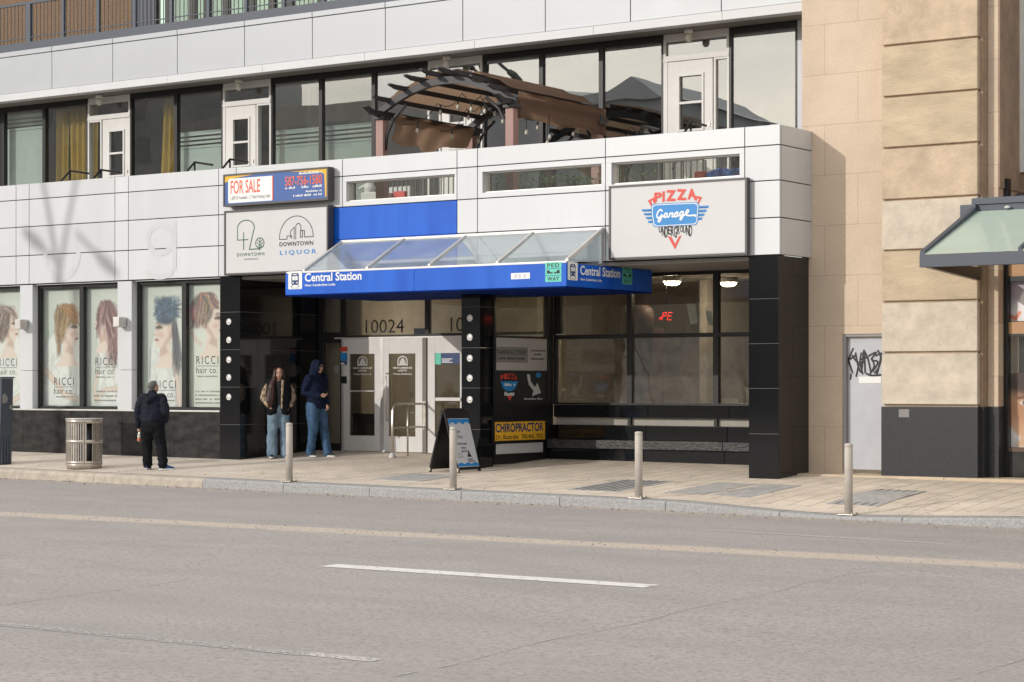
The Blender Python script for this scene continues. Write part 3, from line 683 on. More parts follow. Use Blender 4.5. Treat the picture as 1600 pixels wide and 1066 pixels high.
# bay glazing facing the street
XBr = X0-.08
bx = [XS_+.002, wx(983, YB), wx(1118, YB), XBr]
zb_ = lambda py: wz(1000, py, YB)
ZB0, ZB1, ZBT = zb_(633), zb_(525), 3.42
for a, b in zip(bx, bx[1:]):
    for z0, z1, gk in ((ZB0, ZB1, 'baylow'), (ZB1+.001, ZBT, 'bay')):
        q = MB(); frame_rect(q, a, b, z0, z1, YB, YB+.10, .05, wt=.035 if z1 < 3 else .06, wb=.035); fr = q.build('window', M['frame'], B)
        q = MB(); q.box(a+.05, b-.05, YB+.05, YB+.06, z0+.035, z1-.035); o = q.build('pane', GL['buckled' if gk == 'baylow' and a == bx[1] else gk]); o.parent = fr
mb = MB()
xs = [XS_+.03, -18.3, -16.7, XBr]
for a, b in zip(xs, xs[1:]):
    mb.box(a+.003, b-.003, YB-.03, YB+.16, zb_(653), ZB0-.003, bev=.006)
    mb.box(a+.003, b-.003, YB-.10, YB+.2, zb_(688), zb_(665), bev=.008)
    mb.box(a+.003, b-.003, YB-.26, YB+.2, zb_(702), zb_(688)-.004, 1, bev=.012)
    mb.box(a+.003, b-.003, YB-.20, YB+.2, -.05, zb_(702)-.004, bev=.008)
mb.build('bench_plinth', [M['granite'], mat('ledge', (.035, .033, .031, 1), rough=.45, var=.8, scale=10, bump=.8, bscale=25)], B)
mb = MB(); mb.box(XS_+.03, XBr, YB+.06, YB+.08, zb_(665)+.002, zb_(653)-.002); mb.build('vent_slot', M['concrete'], B)
for x in bx[1:-1]: mb = MB(); mb.box(x-.03, x+.03, YB-.005, YB+.055, zb_(665)+.003, zb_(653)-.003); mb.build('slot_post', M['frame'], B)

M['noticeblue'] = mat('noticeblue', (.62, .74, .74, 1), rough=.7)
for p_ in (((1072, 474), (1086, 475), (1091, 505), (1079, 507)), ((1102, 484), (1112, 487), (1115, 510), (1106, 507))):
    y_ = YB+.16; q = MB(); q.prism([(wx(a, y_), y_, wz(a, b, y_)) for a, b in p_], (0, .004, 0)); q.build('window_notice', M['noticeblue'], B)
y_ = YB+.5; q = MB(); q.lathe([(.12, 0), (.22, .08), (.25, .22), (.22, .38), (.12, .46)], (wx(988, y_), y_+.3, wz(1000, 516, y_)), seg=18); q.box(wx(1000, y_)-.2, wx(1000, y_)+.2, y_+.1, y_+.5, .2, wz(1000, 512, y_)-.002); q.build('display_stand', mat('brownstand', (.07, .03, .02, 1), rough=.6), B)
q = MB(); 
for k in range(9): q.box(-20.0+k*.42, -19.62+k*.42, 4.0+k*.22, 5.2+k*.22, .2, .45+k*.19)
q.build('inner_stair', M['dkroom'], B)
# inside: lobby and restaurant stair hall seen through the glass
mb = MB(); fl = .20
mb.box(XPR-.3, X0+.3, YE+.11, 8.2, fl-.1, fl); mb.build('lobby_floor', M['concrete'], B)
mb = MB(); mb.box(XPR-.3, X0+.3, YE+.11, 8.2, 3.40, 3.48); mb.build('lobby_ceiling', M['beige'], B)
mb = MB(); mb.box(XPR-.3, X0+.3, 8.0, 8.2, fl, 3.4); mb.box(XPR-.3, XPR-.12, YE+.11, 8.0, fl, 3.4); mb.box(PX0-1.2, PX0-1.1, 5.0, 8.0, fl, 3.4)
mb.box(XPR-.1, XE(540)+.1, YE+.35, YE+.4, fl, 3.4); mb.box(-18.6, -18.45, 4.6, 8.0, fl, 3.4)
mb.build('lobby_wall', M['beige'], B)
mb = MB(); mb.box(X0+.1, X0+.3, YE+.11, 8.0, fl, 3.4); mb.build('yellow_wall', M['yellow'], B)
mb = MB(); mb.box(-19.2, -18.7, 6.2, 6.8, fl, 1.3); mb.box(-24.2, -22.9, 6.5, 7.2, fl, 1.25); mb.box(-18, -16.0, 7.2, 7.7, fl, 1.2); mb.build('counter', M['dkroom'], B)
mb = MB()
for k in range(4): mb.box(-16.05+k*.12, -15.96+k*.12, 3.6, 3.7, fl, 3.4, bev=.01)
mb.build('slat_column', mat('slat', (.40, .27, .19, 1), rough=.7), B)
for k, px in enumerate((1050, 1138, 560, 640, 800)):
    Yl = (3.2, 4.1, 4.2, 3.6, 4.6)[k]; x = wx(px, Yl)
    if k > 1:  # extra lamps out of sight, added to brighten the lobby
        q = MB(); q.lathe([(.16, .018), (.13, -.03), (.06, -.055)], (x, Yl+1.4, 3.384)); q.build('added_lobby_lamp', M['lamp_on'], B); continue
    t = thing('ceiling_lamp', ('lit round ceiling lamp above the red neon sign', 'lit round ceiling lamp by the yellow wall', 'unseen added lamp inside the lobby behind the left entrance door', 'unseen added lamp inside the lobby behind the street number', 'unseen added lamp inside behind the notice case')[k], 'ceiling lamp', (x, Yl, 3.3), 'lit lamps behind the bay window')
    q = MB(); q.lathe([(.17, .0), (.17, .09)], (x, Yl, 3.305)); q.build('trim', M['white'], t)
    q = MB(); q.lathe([(.15, .018), (.12, -.025), (.06, -.045)], (x, Yl, 3.284)); q.build('diffuser', M['lamp_on'], t)

# upper storey: fascia, soffit, glazing
YF, YG = 4.2, 5.0
XUR = wx(1253, 1.1)-.03
jf = [wx(p, YF) for p in (81, 176, 277, 382, 488, 602, 723, 852, 985, 1127)]; st = jf[1]-jf[0]
jf = [jf[0]-k*st for k in range(8, 0, -1)]+jf+[XUR+.9]
mb = MB()
for a, b in zip(jf, jf[1:]):
    mb.box(a+.008, b-.008, YF, YF+.07, 8.24, 9.085, bev=.006); mb.box(a+.008, b-.008, YF-.01, YF+.07, 9.10, 9.21, bev=.006)
mb.build('fascia_panels', M['panel_up'], B)
mb = MB(); mb.box(jf[0], XUR+.9, YF+.075, YF+.2, 8.2, 9.2); mb.build('backing_wall', M['joint'], B)
mb = MB(); bj = [jf[0]+k*2.75 for k in range(20)]; bj = [q for q in bj if q < XUR]+[XUR+.9]
for a, b in zip(bj, bj[1:]): mb.box(a+.002, b-.002, YF-.06, YF+.20, 8.06, 8.225, bev=.008)
mb.build('fascia_band', M['band'], B)
mb = MB(); mb.box(jf[0], XUR+.9, YF+.22, 9.5, 8.085, 8.19); mb.build('soffit', M['soffit'], B)
mb = MB(); mb.box(jf[0], XUR+.9, YG-.05, YG+.16, 4.36, 5.22); mb.build('kick_wall', M['white'], B)
ZW0, ZW1 = 5.22, 8.08
ms = [(-1, 4), (4, 68.5), (68.5, 137), ('d', 137, 203, 160, 202), (203, 274), (274, 348), ('d', 348, 423, 352, 399), (423, 500.5), (500.5, 583), (583, 668), ('d', 668, 753.5, 690, 736), (753.5, 845), (845, 938.5), (938.5, 1036.5), ('d', 1036.5, 1139, 1043, 1113), (1139, 1246)]
XG = lambda p: wx(p, YG)
zg = lambda px, py: wz(px, py, YG)
def pwin(x0, x1, z0, z1, gk, wd=.045, m='frame', wt=None):
    q = MB(); frame_rect(q, x0, x1, z0, z1, YG, YG+.12, wd, wt=wt); fr = q.build('window', M[m], B)
    q = MB(); q.box(x0+wd, x1-wd, YG+.05, YG+.06, z0+wd, z1-(wt or wd)); o = q.build('pane', GL[gk]); o.parent = fr; return fr
for it in ms:
    if it[0] != 'd':
        gk = 'upper_clear' if it[1] <= 348 else 'upper_mid' if it[1] < 590 else 'upper'
        pwin(XG(it[0])+.001, XG(it[1])-.001, ZW0, ZW1, gk, wt=.12)
    else:
        a, b, da, db = it[1:]; x0, x1 = XG(a)+.001, XG(b)-.001; gk = 'upper_clear' if b < 430 else 'upper'
        zh = 7.56
        pwin(x0, x1, zh+.06, ZW1-.10, gk, .05, 'white'); q = MB(); q.box(x0, x1, YG+.01, YG+.12, ZW1-.098, ZW1); q.box(x0, x1, YG-.012, YG+.118, zh, zh+.058); q.build('transom_bar', M['white'], B)
        dx0, dx1 = XG(da), XG(db)
        if dx0-x0 > .15:
            pwin(x0, dx0-.03, ZW0, zh-.002, gk, .04, 'white')
        else: q = MB(); q.box(x0, dx0-.001, YG, YG+.1, ZW0, zh-.002); q.build('door_frame', M['white'], B)
        if x1-dx1 > .15: pwin(dx1+.03, x1, ZW0, zh-.002, gk, .04, 'white')
        else: q = MB(); q.box(dx1+.001, x1, YG, YG+.1, ZW0, zh-.002); q.build('door_frame', M['white'], B)
        q = MB(); W = dx1-dx0; zb = ZW0+.02; zt = zh-.01; lx0, lx1 = dx0+W*.26, dx1-W*.22; lz0, lz1 = zb+.62*(zt-zb)-.42, zt-.28
        q.box(dx0, lx0, YG+.01, YG+.06, zb, zt); q.box(lx1, dx1, YG+.01, YG+.06, zb, zt); q.box(lx0, lx1, YG+.011, YG+.059, lz1, zt); q.box(lx0, lx1, YG+.011, YG+.059, zb, lz0)
        frame_rect(q, lx0-.03, lx1+.03, lz0-.03, lz1+.03, YG-.012, YG+.009, .04); zm = (lz0+lz1)/2; q.box(lx0, lx1, YG-.008, YG+.05, zm-.022, zm+.022)
        d = q.build('terrace_door', M['white'], B)
        q = MB(); q.box(lx0, lx1, YG+.052, YG+.058, lz0, lz1); o = q.build('pane', GL[gk]); o.parent = d
        q = MB(); q.ball((dx1-.07, YG-.03, zb+.95), .03); q.box(dx1-.085, dx1-.055, YG-.01, YG+.01, zb+1.05, zb+1.12); o = q.build('handle', M['steel']); o.parent = d
mb = MB(); mb.box(XG(1246)+.001, XUR+.6, YG, YG+.2, ZW0, ZW1); mb.build('end_wall', M['panel_up'], B)
mb = MB(); mb.box(jf[0], XUR+.9, YG+.13, 9.5, 5.0, 5.2); mb.build('room_floor', M['dkroom'], B)
mb = MB(); mb.box(jf[0], XUR+.9, 9.3, 9.5, 5.2, 8.08)
for p in (12, 205, 426, 640, 850, 1141): mb.box(XG(p)-.05, XG(p)+.05, YG+1.2, 9.3, 5.2, 8.08)
mb.build('room_wall', M['dkroom'], B)

# top: loft wall behind the upper balcony
YU = 7.4
XU = lambda p: wx(p, YU)
mb = MB(); mb.box(jf[0], XU(207), YU, YU+.3, 9.0, 13.5); mb.build('brick_wall', M['brick'], B)
mb = MB(); x = XU(207)
while x < XU(240): mb.box(x, x+.11, YU-.03, YU+.2, 9.0, 13.5); x += .13
mb.build('ribbed_cladding', M['bluegrey'], B)
xs = [240, 262, 300, 322, 352, 392, 424, 452, 500, 560, 640, 720, 800]; M['greenglass'] = glass('glass_green', (.75, .9, .8), lo=.12)
for a, b in zip(xs, xs[1:]):
    q = MB(); frame_rect(q, XU(a)+.002, XU(b)-.002, 9.2, 12.5, YU, YU+.12, .09); fr = q.build('loft_window', M['frame'], B)
    q = MB(); q.box(XU(a)+.09, XU(b)-.09, YU+.05, YU+.06, 9.29, 12.41); o = q.build('pane', M['greenglass']); o.parent = fr
mb = MB(); mb.box(XU(238), XUR+.9, YU+.5, YU+.6, 9.0, 13.5); mb.build('loft_curtain', M['paleblind'], B)
mb = MB(); mb.box(XU(800), XUR+.9, YU, YU+.3, 9.0, 13.5); mb.build('brick_wall', M['brick'], B)
mb = MB(); mb.box(jf[0], XUR+.9, YF+.15, 9.5, 9.21, 9.30); mb.build('balcony_floor', M['bluegrey'], B)
rail = thing('balcony_railing', 'dark blue grey balcony railing with thin upright bars along the roof edge', 'railing', (-25, YF+.1, 9.3))
mb = MB(); mb.box(jf[0], wx(560, YF), YF+.03, YF+.14, 9.215, 9.40, bev=.005); mb.box(wx(560, YF)+.002, XUR+.8, YF+.03, YF+.14, 9.215, 9.40); mb.build('base_beam', M['bluegrey'], rail)
mb = MB(); mb.box(jf[0], XUR+.8, YF+.06, YF+.11, 10.28, 10.34); mb.box(jf[0], XUR+.8, YF+.07, YF+.095, 9.50, 9.52); mb.build('rail', M['bluegrey'], rail)
for p in (-20, 41, 95, 150, 207, 264, 322, 381, 440, 502, 562, 640):
    wd = .075 if p in (41,) else .04
    q = MB(); q.box(wx(p, YF)-wd, wx(p, YF)+wd, YF+.05, YF+.12, 9.40, 10.28); q.build('post', M['bluegrey'], rail)
mb = MB(); x = jf[6]
while x < wx(640, YF):
    vis = wx(-6, YF) < x < wx(530, YF)
    q = MB() if vis else mb
    q.box(x-.008, x+.008, YF+.078, YF+.094, 9.40, 10.28)
    if vis: q.build('baluster', M['signframe'], rail)
    x += .122
tag(mb.build('baluster', M['signframe'], rail), kind='stuff')
# ------------------------------------------------------------------ entrance canopy (blue box with sloping glass roof)
XC = wx(945)+.01; PF = -1.18; XCL = wx(446, PF); PB = 1.50
CZ0 = 3.03; CZ1 = 3.41
can = thing('entrance_canopy', 'blue station entrance canopy with sloping glass roof and white station lettering', 'canopy', (XCL, 0, CZ0))
mb = MB(); xj = wx(647, PF)
mb.box(XCL, xj-.003, PF, PF+.05, CZ0+.01, CZ1, bev=.004); mb.box(xj+.003, XC, PF, PF+.05, CZ0+.01, CZ1, bev=.004)
mb.box(XC-.05, XC-.001, PF+.052, PB, CZ0+.01, CZ1-.001); mb.box(XCL+.001, XCL+.05, PF+.052, PB, CZ0+.01, CZ1-.001)
mb.build('fascia', M['blue'], can)
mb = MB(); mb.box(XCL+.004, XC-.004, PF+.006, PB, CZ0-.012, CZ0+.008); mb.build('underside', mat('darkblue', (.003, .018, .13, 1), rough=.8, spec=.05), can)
mb = MB(); mb.box(XCL+.05, XC-.05, PF+.06, -.01, CZ1-.05, CZ1-.03); mb.build('gutter', M['joint'], can)
# glass roof
zt, zb = 4.02, CZ1+.045; yf = PF+.10
gx0, gx1 = wx(535)+.02, XC-.04
mb = MB(); mb.box(XCL+.01, XC-.01, PF+.01, PF+.11, CZ1+.002, CZ1+.035, bev=.004); mb.box(gx0, gx1, -.06, -.003, zt-.02, zt+.03); 
mb.box(gx1-.05, gx1+.0, -.055, -.003, zb, zt-.025); mb.build('roof_rail', M['alum'], can)
br = [gx0, wx(634), wx(730), wx(835), gx1]
for x in br:
    q = MB(); q.hexa([(x-.025, yf-.02, zb-.03), (x+.025, yf-.02, zb-.03), (x+.025, -.03, zt-.04), (x-.025, -.03, zt-.04), (x-.025, yf-.02, zb+.03), (x+.025, yf-.02, zb+.03), (x+.025, -.03, zt+.03), (x-.025, -.03, zt+.03)]); q.build('rafter', M['alum'], can)
for a, b in zip(br, br[1:]):
    q = MB(); a += .026; b -= .026; q.hexa([(a, yf, zb-.005), (b, yf, zb-.005), (b, -.06, zt-.02), (a, -.06, zt-.02), (a, yf, zb+.007), (b, yf, zb+.007), (b, -.06, zt-.008), (a, -.06, zt-.008)]); q.build('roof_pane', GL['canopy'], can)
for x in (gx0, gx1-.012):
    q = MB(); q.prism([(x, yf+.05, zb), (x, -.06, zb), (x, -.06, zt-.05)], (.01, 0, 0)); q.build('side_pane', GL['canopy'], can)
# writing: front
def tram(mb, pl, u0, v0, u1, v1):     # white plate with a blue tram
    W, H = u1-u0, v1-v0; cx = (u0+u1)/2
    fill(mb, pl, rrect(u0, v0, u1, v1, .02), .002, 0)
    fill(mb, pl, rrect(cx-.27*W, v0+.24*H, cx+.27*W, v1-.10*H, .035), .004, 1)
    fill(mb, pl, [(cx-.19*W, v0+.50*H), (cx-.015*W, v0+.50*H), (cx-.015*W, v0+.72*H), (cx-.19*W, v0+.72*H)], .006, 0)
    fill(mb, pl, [(cx+.015*W, v0+.50*H), (cx+.19*W, v0+.50*H), (cx+.19*W, v0+.72*H), (cx+.015*W, v0+.72*H)], .006, 0)
    for s in (-1, 1): fill(mb, pl, [(cx+s*.15*W+.05*W*math.cos(t), v0+.36*H+.04*W*math.sin(t)) for t in [k*math.pi/4*s for k in range(8)]], .006, 0)
    fill(mb, pl, [(cx-.13*W, v0+.79*H), (cx+.13*W, v0+.79*H), (cx+.13*W, v0+.84*H), (cx-.13*W, v0+.84*H)], .006, 0)
    ribbon(mb, pl, [(cx-.16*W, v0+.24*H), (cx-.30*W, v0+.14*H)], .012, .004, 1); ribbon(mb, pl, [(cx+.16*W, v0+.24*H), (cx+.30*W, v0+.14*H)], .012, .004, 1)
    text(mb, pl, 'The Tram', u0+.2*W, v0+.04*H, u1-.2*W, v0+.11*H, bold=.01, w=.004, m=2)
def pedway(mb, pl, u0, v0, u1, v1):
    W, H = u1-u0, v1-v0
    for k in range(3): fill(mb, pl, [(u0, v0+(k/3+.012)*H), (u1, v0+(k/3+.012)*H), (u1, v0+((k+1)/3-.012)*H), (u0, v0+((k+1)/3-.012)*H)], .003, 0)
    text(mb, pl, 'PED', u0+.14*W, v0+.73*H, u1-.14*W, v0+.93*H, bold=.01, space=1.25, w=.006, m=1)
    text(mb, pl, 'WAY', u0+.14*W, v0+.07*H, u1-.14*W, v0+.27*H, bold=.01, space=1.15, w=.006, m=1)
    for s, c in ((-1, .28), (1, .72)):
        sh = [(-.17, -.07), (.18, -.07), (.18, -.015), (.04, .0), (-.03, .09), (-.17, .09)]
        fill(mb, pl, [(u0+(c-s*a)*W, v0+.5*H+b*H) for a, b in (sh if s > 0 else sh[::-1])], .006, 1)
pf = Plane((0, PF, 0)); xp = lambda p: wx(p, PF); zp = lambda px, py: wz(px, py, PF)
mb = MB(); tram(mb, pf, xp(450.5), zp(462, 452), xp(472), zp(462, 424)); mb.build('tram_emblem', [M['paper'], M['navyink'], M['greyink']], can)
mb = MB(); text(mb, pf, 'Central Station', xp(476.5), zp(520, 439.0), xp(565), zp(520, 425.5), bold=.022); text(mb, pf, 'New Cambridge Lofts', xp(476.7), zp(500, 448.2), xp(524), zp(500, 443.2), bold=.018); mb.build('lettering', M['paper'], can)
mb = MB(); fill(mb, pf, [(xp(798.5), zp(812, 436.2)), (xp(828), zp(812, 436.2)), (xp(828), zp(812, 426.6)), (xp(798.5), zp(812, 426.6))], .002)
for a in (804, 810, 818): fill(mb, pf, [(xp(a), zp(812, 434.5)), (xp(a+4), zp(812, 434.5)), (xp(a+4), zp(812, 428.5)), (xp(a), zp(812, 428.5))], .004, 1)
mb.build('sticker', [M['paper'], M['signwhite']], can)
mb = MB(); pedway(mb, pf, xp(852), zp(864, 441), xp(877.5), zp(864, 409.5)); mb.build('pedway_emblem', [M['teal'], M['ink']], can)
pr = Plane((XC, 0, 0), (0, 1, 0)); yy = lambda p: yat(p, XC); zr = lambda px, py: wz(px, py, yy(px))
mb = MB(); tram(mb, pr, yy(887), zr(895, 438), yy(902.5), zr(895, 410)); mb.build('tram_emblem', [M['paper'], M['navyink'], M['greyink']], can)
mb = MB(); text(mb, pr, 'Central Station', yy(906.5), zr(930, 431.5), yy(969), zr(930, 416.8), bold=.022); text(mb, pr, 'New Cambridge Lofts', yy(906.5), zr(920, 440.5), yy(940), zr(920, 435.2), bold=.018); mb.build('lettering', M['paper'], can)
mb = MB(); pedway(mb, pr, yy(972), zr(979, 445), yy(987.5), zr(979, 416)); mb.build('pedway_emblem', [M['teal'], M['ink']], can)

# ------------------------------------------------------------------ sign boxes
def lightbox(name, label, px, py, yfr, face, frame=.035, fm='signframe'):
    x0, x1 = wx(px[0], yfr), wx(px[1], yfr); z0, z1 = wz(px[0], py[0], yfr), wz(px[0], py[1], yfr)
    t = thing(name, label, 'sign', (x0, 0, z0))
    q = MB(); frame_rect(q, x0, x1, z0, z1, yfr, -.03, frame); q.box(x0+frame, x1-frame, yfr+.03, -.04, z0+frame, z1-frame, 0); q.build('box', M[fm], t)
    for xx in (x0+.3, x1-.3): pass
    q = MB(); q.box(x0+frame, x1-frame, yfr+.012, yfr+.027, z0+frame, z1-frame); q.build('face_panel', face, t)
    q = MB()
    for xx in (x0+.25, x1-.25): q.box(xx-.04, xx+.04, -.028, -.001, z0+.1, z1-.1)
    q.build('bracket', M['signframe'], t)
    return t, Plane((x0+frame, yfr+.012, z0+frame)), x1-x0-2*frame, z1-z0-2*frame
# for-sale board
t, pl, W, H = lightbox('for_sale_sign', 'blue and white FOR SALE banner in a dark frame with orange phone number', (348.5, 512.5), (323.3, 273), -.20, M['saleblue'])
q = MB(); fill(q, pl, [(0, H), (0, H-.12), (W*.08, H-.05), (W*.3, H)], .002); q.build('trim', M['saleyellow'], t); q = MB(); fill(q, pl, [(W*.62, H), (W, H), (W, H*.05), (W*.985, H*.05), (W*.975, H*.82), (W*.95, H*.90)], .002); q.build('trim', M['saleyellow'], t)
q = MB(); fill(q, pl, rrect(W*.035, H*.045, W*.485, H*.90, .04), .004); q.build('white_panel', M['paper'], t)
q = MB(); fill(q, pl, [(W*.474, H*.05), (W*.485, H*.05), (W*.485, H*.90), (W*.474, H*.90)], .006); text(q, pl, 'FOR SALE', W*.06, H*.36, W*.355, H*.83, bold=.012, w=.007); text(q, pl, '587-756-1580', W*.60, H*.50, W*.955, H*.83, bold=.015, w=.005); q.build('lettering', M['salered'], t)
q = MB(); text(q, pl, '1,209 SF Available - 2 Titled Parking Stalls', W*.06, H*.12, W*.455, H*.28, w=.007); q.build('lettering', M['greyink'], t)
q = MB()
for a, b, c, d in ((.60, .70, .40, .48), (.76, .83, .40, .48), (.865, .955, .40, .48), (.79, .955, .25, .31), (.68, .955, .12, .19), (.735, .955, .87, .955)):
    n = max(3, int((b-a)*90)); stp = (b-a)/n
    for k in range(n):
        if random.random() < .12: continue
        hh = random.choice((.6, .75, 1)); u = a+k*stp
        fill(q, pl, [(W*u, H*c), (W*(u+stp*.72), H*c), (W*(u+stp*.72), H*(c+(d-c)*hh)), (W*u, H*(c+(d-c)*hh))], .005)
q.build('small_print', M['paper'], t)
# dispensary and liquor light box
t, pl, W, H = lightbox('shop_lightbox', 'white lightbox with green 420 leaf logo and blue LIQUOR lettering under the sale banner', (350, 512.5), (430.5, 330), -.19, M['signwhite'])
def S(mb, pts, wd, m=0): ribbon(mb, pl, [(W*a, H*b) for a, b in pts], wd, .003, m)
q = MB(); arc = [(.205+.085*math.cos(R(a)), .735+.125*math.sin(R(a))) for a in range(180, -35, -12)]
S(q, [(.225, .54), (.12, .54), (.12, .735)]+arc[1:]+[(.24, .38), (.305, .38), (.345, .38)], .017)
S(q, [(.182, .66), (.182, .38)], .017)
S(q, [(.345+.042*math.cos(R(a)), .475+.085*math.sin(R(a))) for a in range(0, 361, 20)], .015); S(q, [(.345, .55), (.345, .36)], .015)
for v in (.50, .45): S(q, [(.315, v+.035), (.345, v-.02), (.375, v+.035)], .012)
S(q, [(.325, .43), (.345, .395), (.365, .43)], .012)
text(q, pl, 'DOWNTOWN', W*.115, H*.27, W*.39, H*.325, bold=.012, space=1.3); q.build('logo', M['greenink'], t)
q = MB(); text(q, pl, 'CANNABIS', W*.185, H*.205, W*.325, H*.235, bold=.008, space=1.4)
arc = [(.705+.165*math.cos(R(a)), .535+.345*math.sin(R(a))) for a in range(180, -1, -9)]
S(q, [(.54, .535)]+arc[1:-1]+[(.87, .535), (.785, .535), (.785, .64), (.745, .64), (.745, .535), (.765, .535), (.765, .64)], .013)
S(q, [(.54, .535), (.54, .515), (.615, .515), (.615, .565), (.66, .565), (.66, .53)], .013); S(q, [(.65, .53), (.65, .64), (.685, .70), (.685, .51)], .013)
S(q, [(.70, .51), (.70, .72), (.715, .755), (.735, .755), (.75, .72), (.75, .64)], .013)
text(q, pl, 'DOWNTOWN', W*.54, H*.40, W*.87, H*.47, bold=.02, space=1.1); q.build('logo', M['ink'], t)
q = MB(); text(q, pl, 'LIQUOR', W*.545, H*.25, W*.90, H*.335, bold=.02, space=1.45); q.build('lettering', M['skyblue'], t)
# pizza light box
t, pl, W, H = lightbox('restaurant_lightbox', 'white lightbox with red PIZZA and blue garage emblem at the right end of the facade', (951, 1167), (406.5, 291), -.13, M['signwhite'])
def sgn(px, py):      # photo crop coordinates of the emblem -> sheet
    u = (px-145)/(1440-145); top = 205+(122-205)*u; bot = 880+(828-880)*u
    return (u*W, H*(1-(py-top)/(bot-top)))
def F(mb, pts, w_=.003, m=0): fill(mb, pl, [sgn(*p) for p in pts], w_, m)
def place_letter(mb, ch, quad, m=0, bold=.03, w_=.005, shear=0):
    """one letter warped into a four-sided cell (bl, br, tr, tl)"""
    me, bb = text_mesh(ch, bold, shear); quad = [Vector(sgn(*p)) for p in quad]; n0 = len(mb.bm.verts); mb.add_mesh(me, None, m); mb.bm.verts.ensure_lookup_table()
    for v in mb.bm.verts[n0:]:
        a = (v.co.x-bb[0])/(bb[1]-bb[0]); b = (v.co.y-bb[2])/(bb[3]-bb[2])
        q_ = quad[0]*(1-a)*(1-b)+quad[1]*a*(1-b)+quad[2]*a*b+quad[3]*(1-a)*b; v.co = pl.p(q_.x, q_.y, w_)
def emblem(mb, mred, mblue, mwhite, mink):
    for i, (a, b, yt, yb_) in enumerate(((575, 650, 240, 335), (655, 678, 232, 335), (690, 788, 222, 330), (792, 890, 215, 322), (895, 985, 212, 318))):
        tilt = (2-i)*5
        place_letter(mb, 'PIZZA'[i], [(a-tilt*.2, yb_+tilt*.6), (b-tilt*.2, yb_), (b+tilt*.2, yt), (a+tilt*.2, yt+tilt*.8)], mred, .05, .005)
    for s in (((512, 325), (580, 290), (592, 345), (572, 355), (560, 318), (545, 330), (562, 378), (548, 384)), ((1038, 290), (958, 275), (968, 322), (985, 325), (990, 300), (1008, 310), (985, 350), (1003, 358))):
        F(mb, s, .0045, mred)
    F(mb, [(705, 665), (745, 680), (778, 745), (815, 672), (842, 660), (778, 798)], .0045, mred)
    for s in (-1, 1):
        for k in range(4):
            if s < 0: x0, x1, y = 452+k*20, 580, 418+k*37; q_ = [(x0+4, y-9), (x1, y-14), (x1, y+12), (x0+12, y+14), (x0, y+4)]
            else: x0, x1, y = 985, 1102-k*20, 396-10+k*40-k*2; q_ = [(x0, y-9), (x1-4, y-14), (x1, y-4), (x1-10, y+12), (x0, y+16)]
            F(mb, q_, .0035, mblue)
            ym = y+1; F(mb, [(x0+18 if s < 0 else x0, ym+3), (x1 if s < 0 else x1-16, ym-2), (x1 if s < 0 else x1-18, ym+3), (x0+20 if s < 0 else x0, ym+8)], .0042, mink)
    def plate(d): return [(p[0], p[1]) for p in ((560-d, 378-d), (585-d, 366-d), (770, 356-d), (965+d, 349-d), (992+d, 358-d), (1000+d, 385), (988+d, 528), (968+d, 552+d), (780, 563+d), (600-d, 573+d), (575-d, 560+d), (557-d, 450))]
    F(mb, plate(10), .0055, mblue); F(mb, plate(2), .0065, mwhite); F(mb, plate(-5), .0075, mblue)
    def cur(pts, wd, m=mwhite): ribbon(mb, pl, [sgn(*p) for p in catmull(pts, 7)], wd*W/1295, .009, m)
    cur([(655, 425), (640, 412), (618, 430), (604, 465), (610, 490), (632, 486), (652, 462), (648, 490), (636, 522), (622, 530), (620, 512), (650, 488), (680, 470)], 13)
    cur([(705, 452), (688, 448), (674, 470), (682, 488), (700, 474), (706, 450), (702, 480), (722, 478), (735, 445), (745, 450), (760, 446), (752, 480), (772, 474), (790, 444), (808, 440), (792, 438), (776, 462), (784, 482), (802, 468), (808, 440), (804, 472), (826, 468)], 13)
    cur([(856, 436), (840, 432), (826, 456), (836, 472), (852, 458), (858, 432), (856, 470), (842, 505), (830, 508), (834, 490), (870, 466), (895, 448), (910, 425), (900, 415), (884, 440), (892, 464), (920, 470), (975, 466), (975, 478)], 13)
    for i, ch in enumerate('UNDERGROUND'):
        a = 620+i*29.3; b = a+30; up = 570+(i % 3)*3; dn = (640, 668, 690, 655, 678, 690, 665, 640, 655, 672, 690)[i]
        up -= i*1.2; dn -= i*1.6
        place_letter(mb, ch, [(a+2, dn), (b-3, dn-8+(i % 2)*14), (b, up), (a, up+4)], mink, .015, .006)
q = MB(); emblem(q, 0, 1, 2, 3); q.build('emblem', [M['red'], M['skyblue'], M['paper'], M['ink']], t)

# chiropractor board, notice case on the vestibule wall (right-facing)
ps = Plane((XS_+.03, 0, 0), (0, 1, 0)); ysf = lambda p: yat(p, XS_+.05); zsf = lambda px, py: wz(px, py, ysf(px))
def wallboard(name, label, p0, p1, pyb, pyt, face, frame):
    y0, y1 = ysf(p0), ysf(p1); pm = (p0+p1)/2; z0, z1 = wz(pm, pyb, (y0+y1)/2), wz(pm, pyt, (y0+y1)/2)
    t = thing(name, label, 'sign', (XS_, (y0+y1)/2, z0)); q = MB(); d0, d1 = XS_+.005, XS_+.05
    q.box(d0, d1, y0, y0+.035, z0, z1); q.box(d0, d1, y1-.035, y1, z0, z1); q.box(d0, d1-.002, y0+.035, y1-.035, z0, z0+.035); q.box(d0, d1-.002, y0+.035, y1-.035, z1-.035, z1); q.build('frame', M[frame], t)
    q = MB(); q.box(XS_+.004, XS_+.03, y0+.035, y1-.035, z0+.035, z1-.035); q.build('face_panel', face, t)
    return t, Plane((XS_+.03, y0+.035, z0+.035), (0, 1, 0)), y1-y0-.07, z1-z0-.07
t, pl, W, H = wallboard('chiropractor_sign', 'yellow chiropractor board low on the black vestibule wall', 771.5, 854.5, 691, 655.5, M['orange'], 'black')
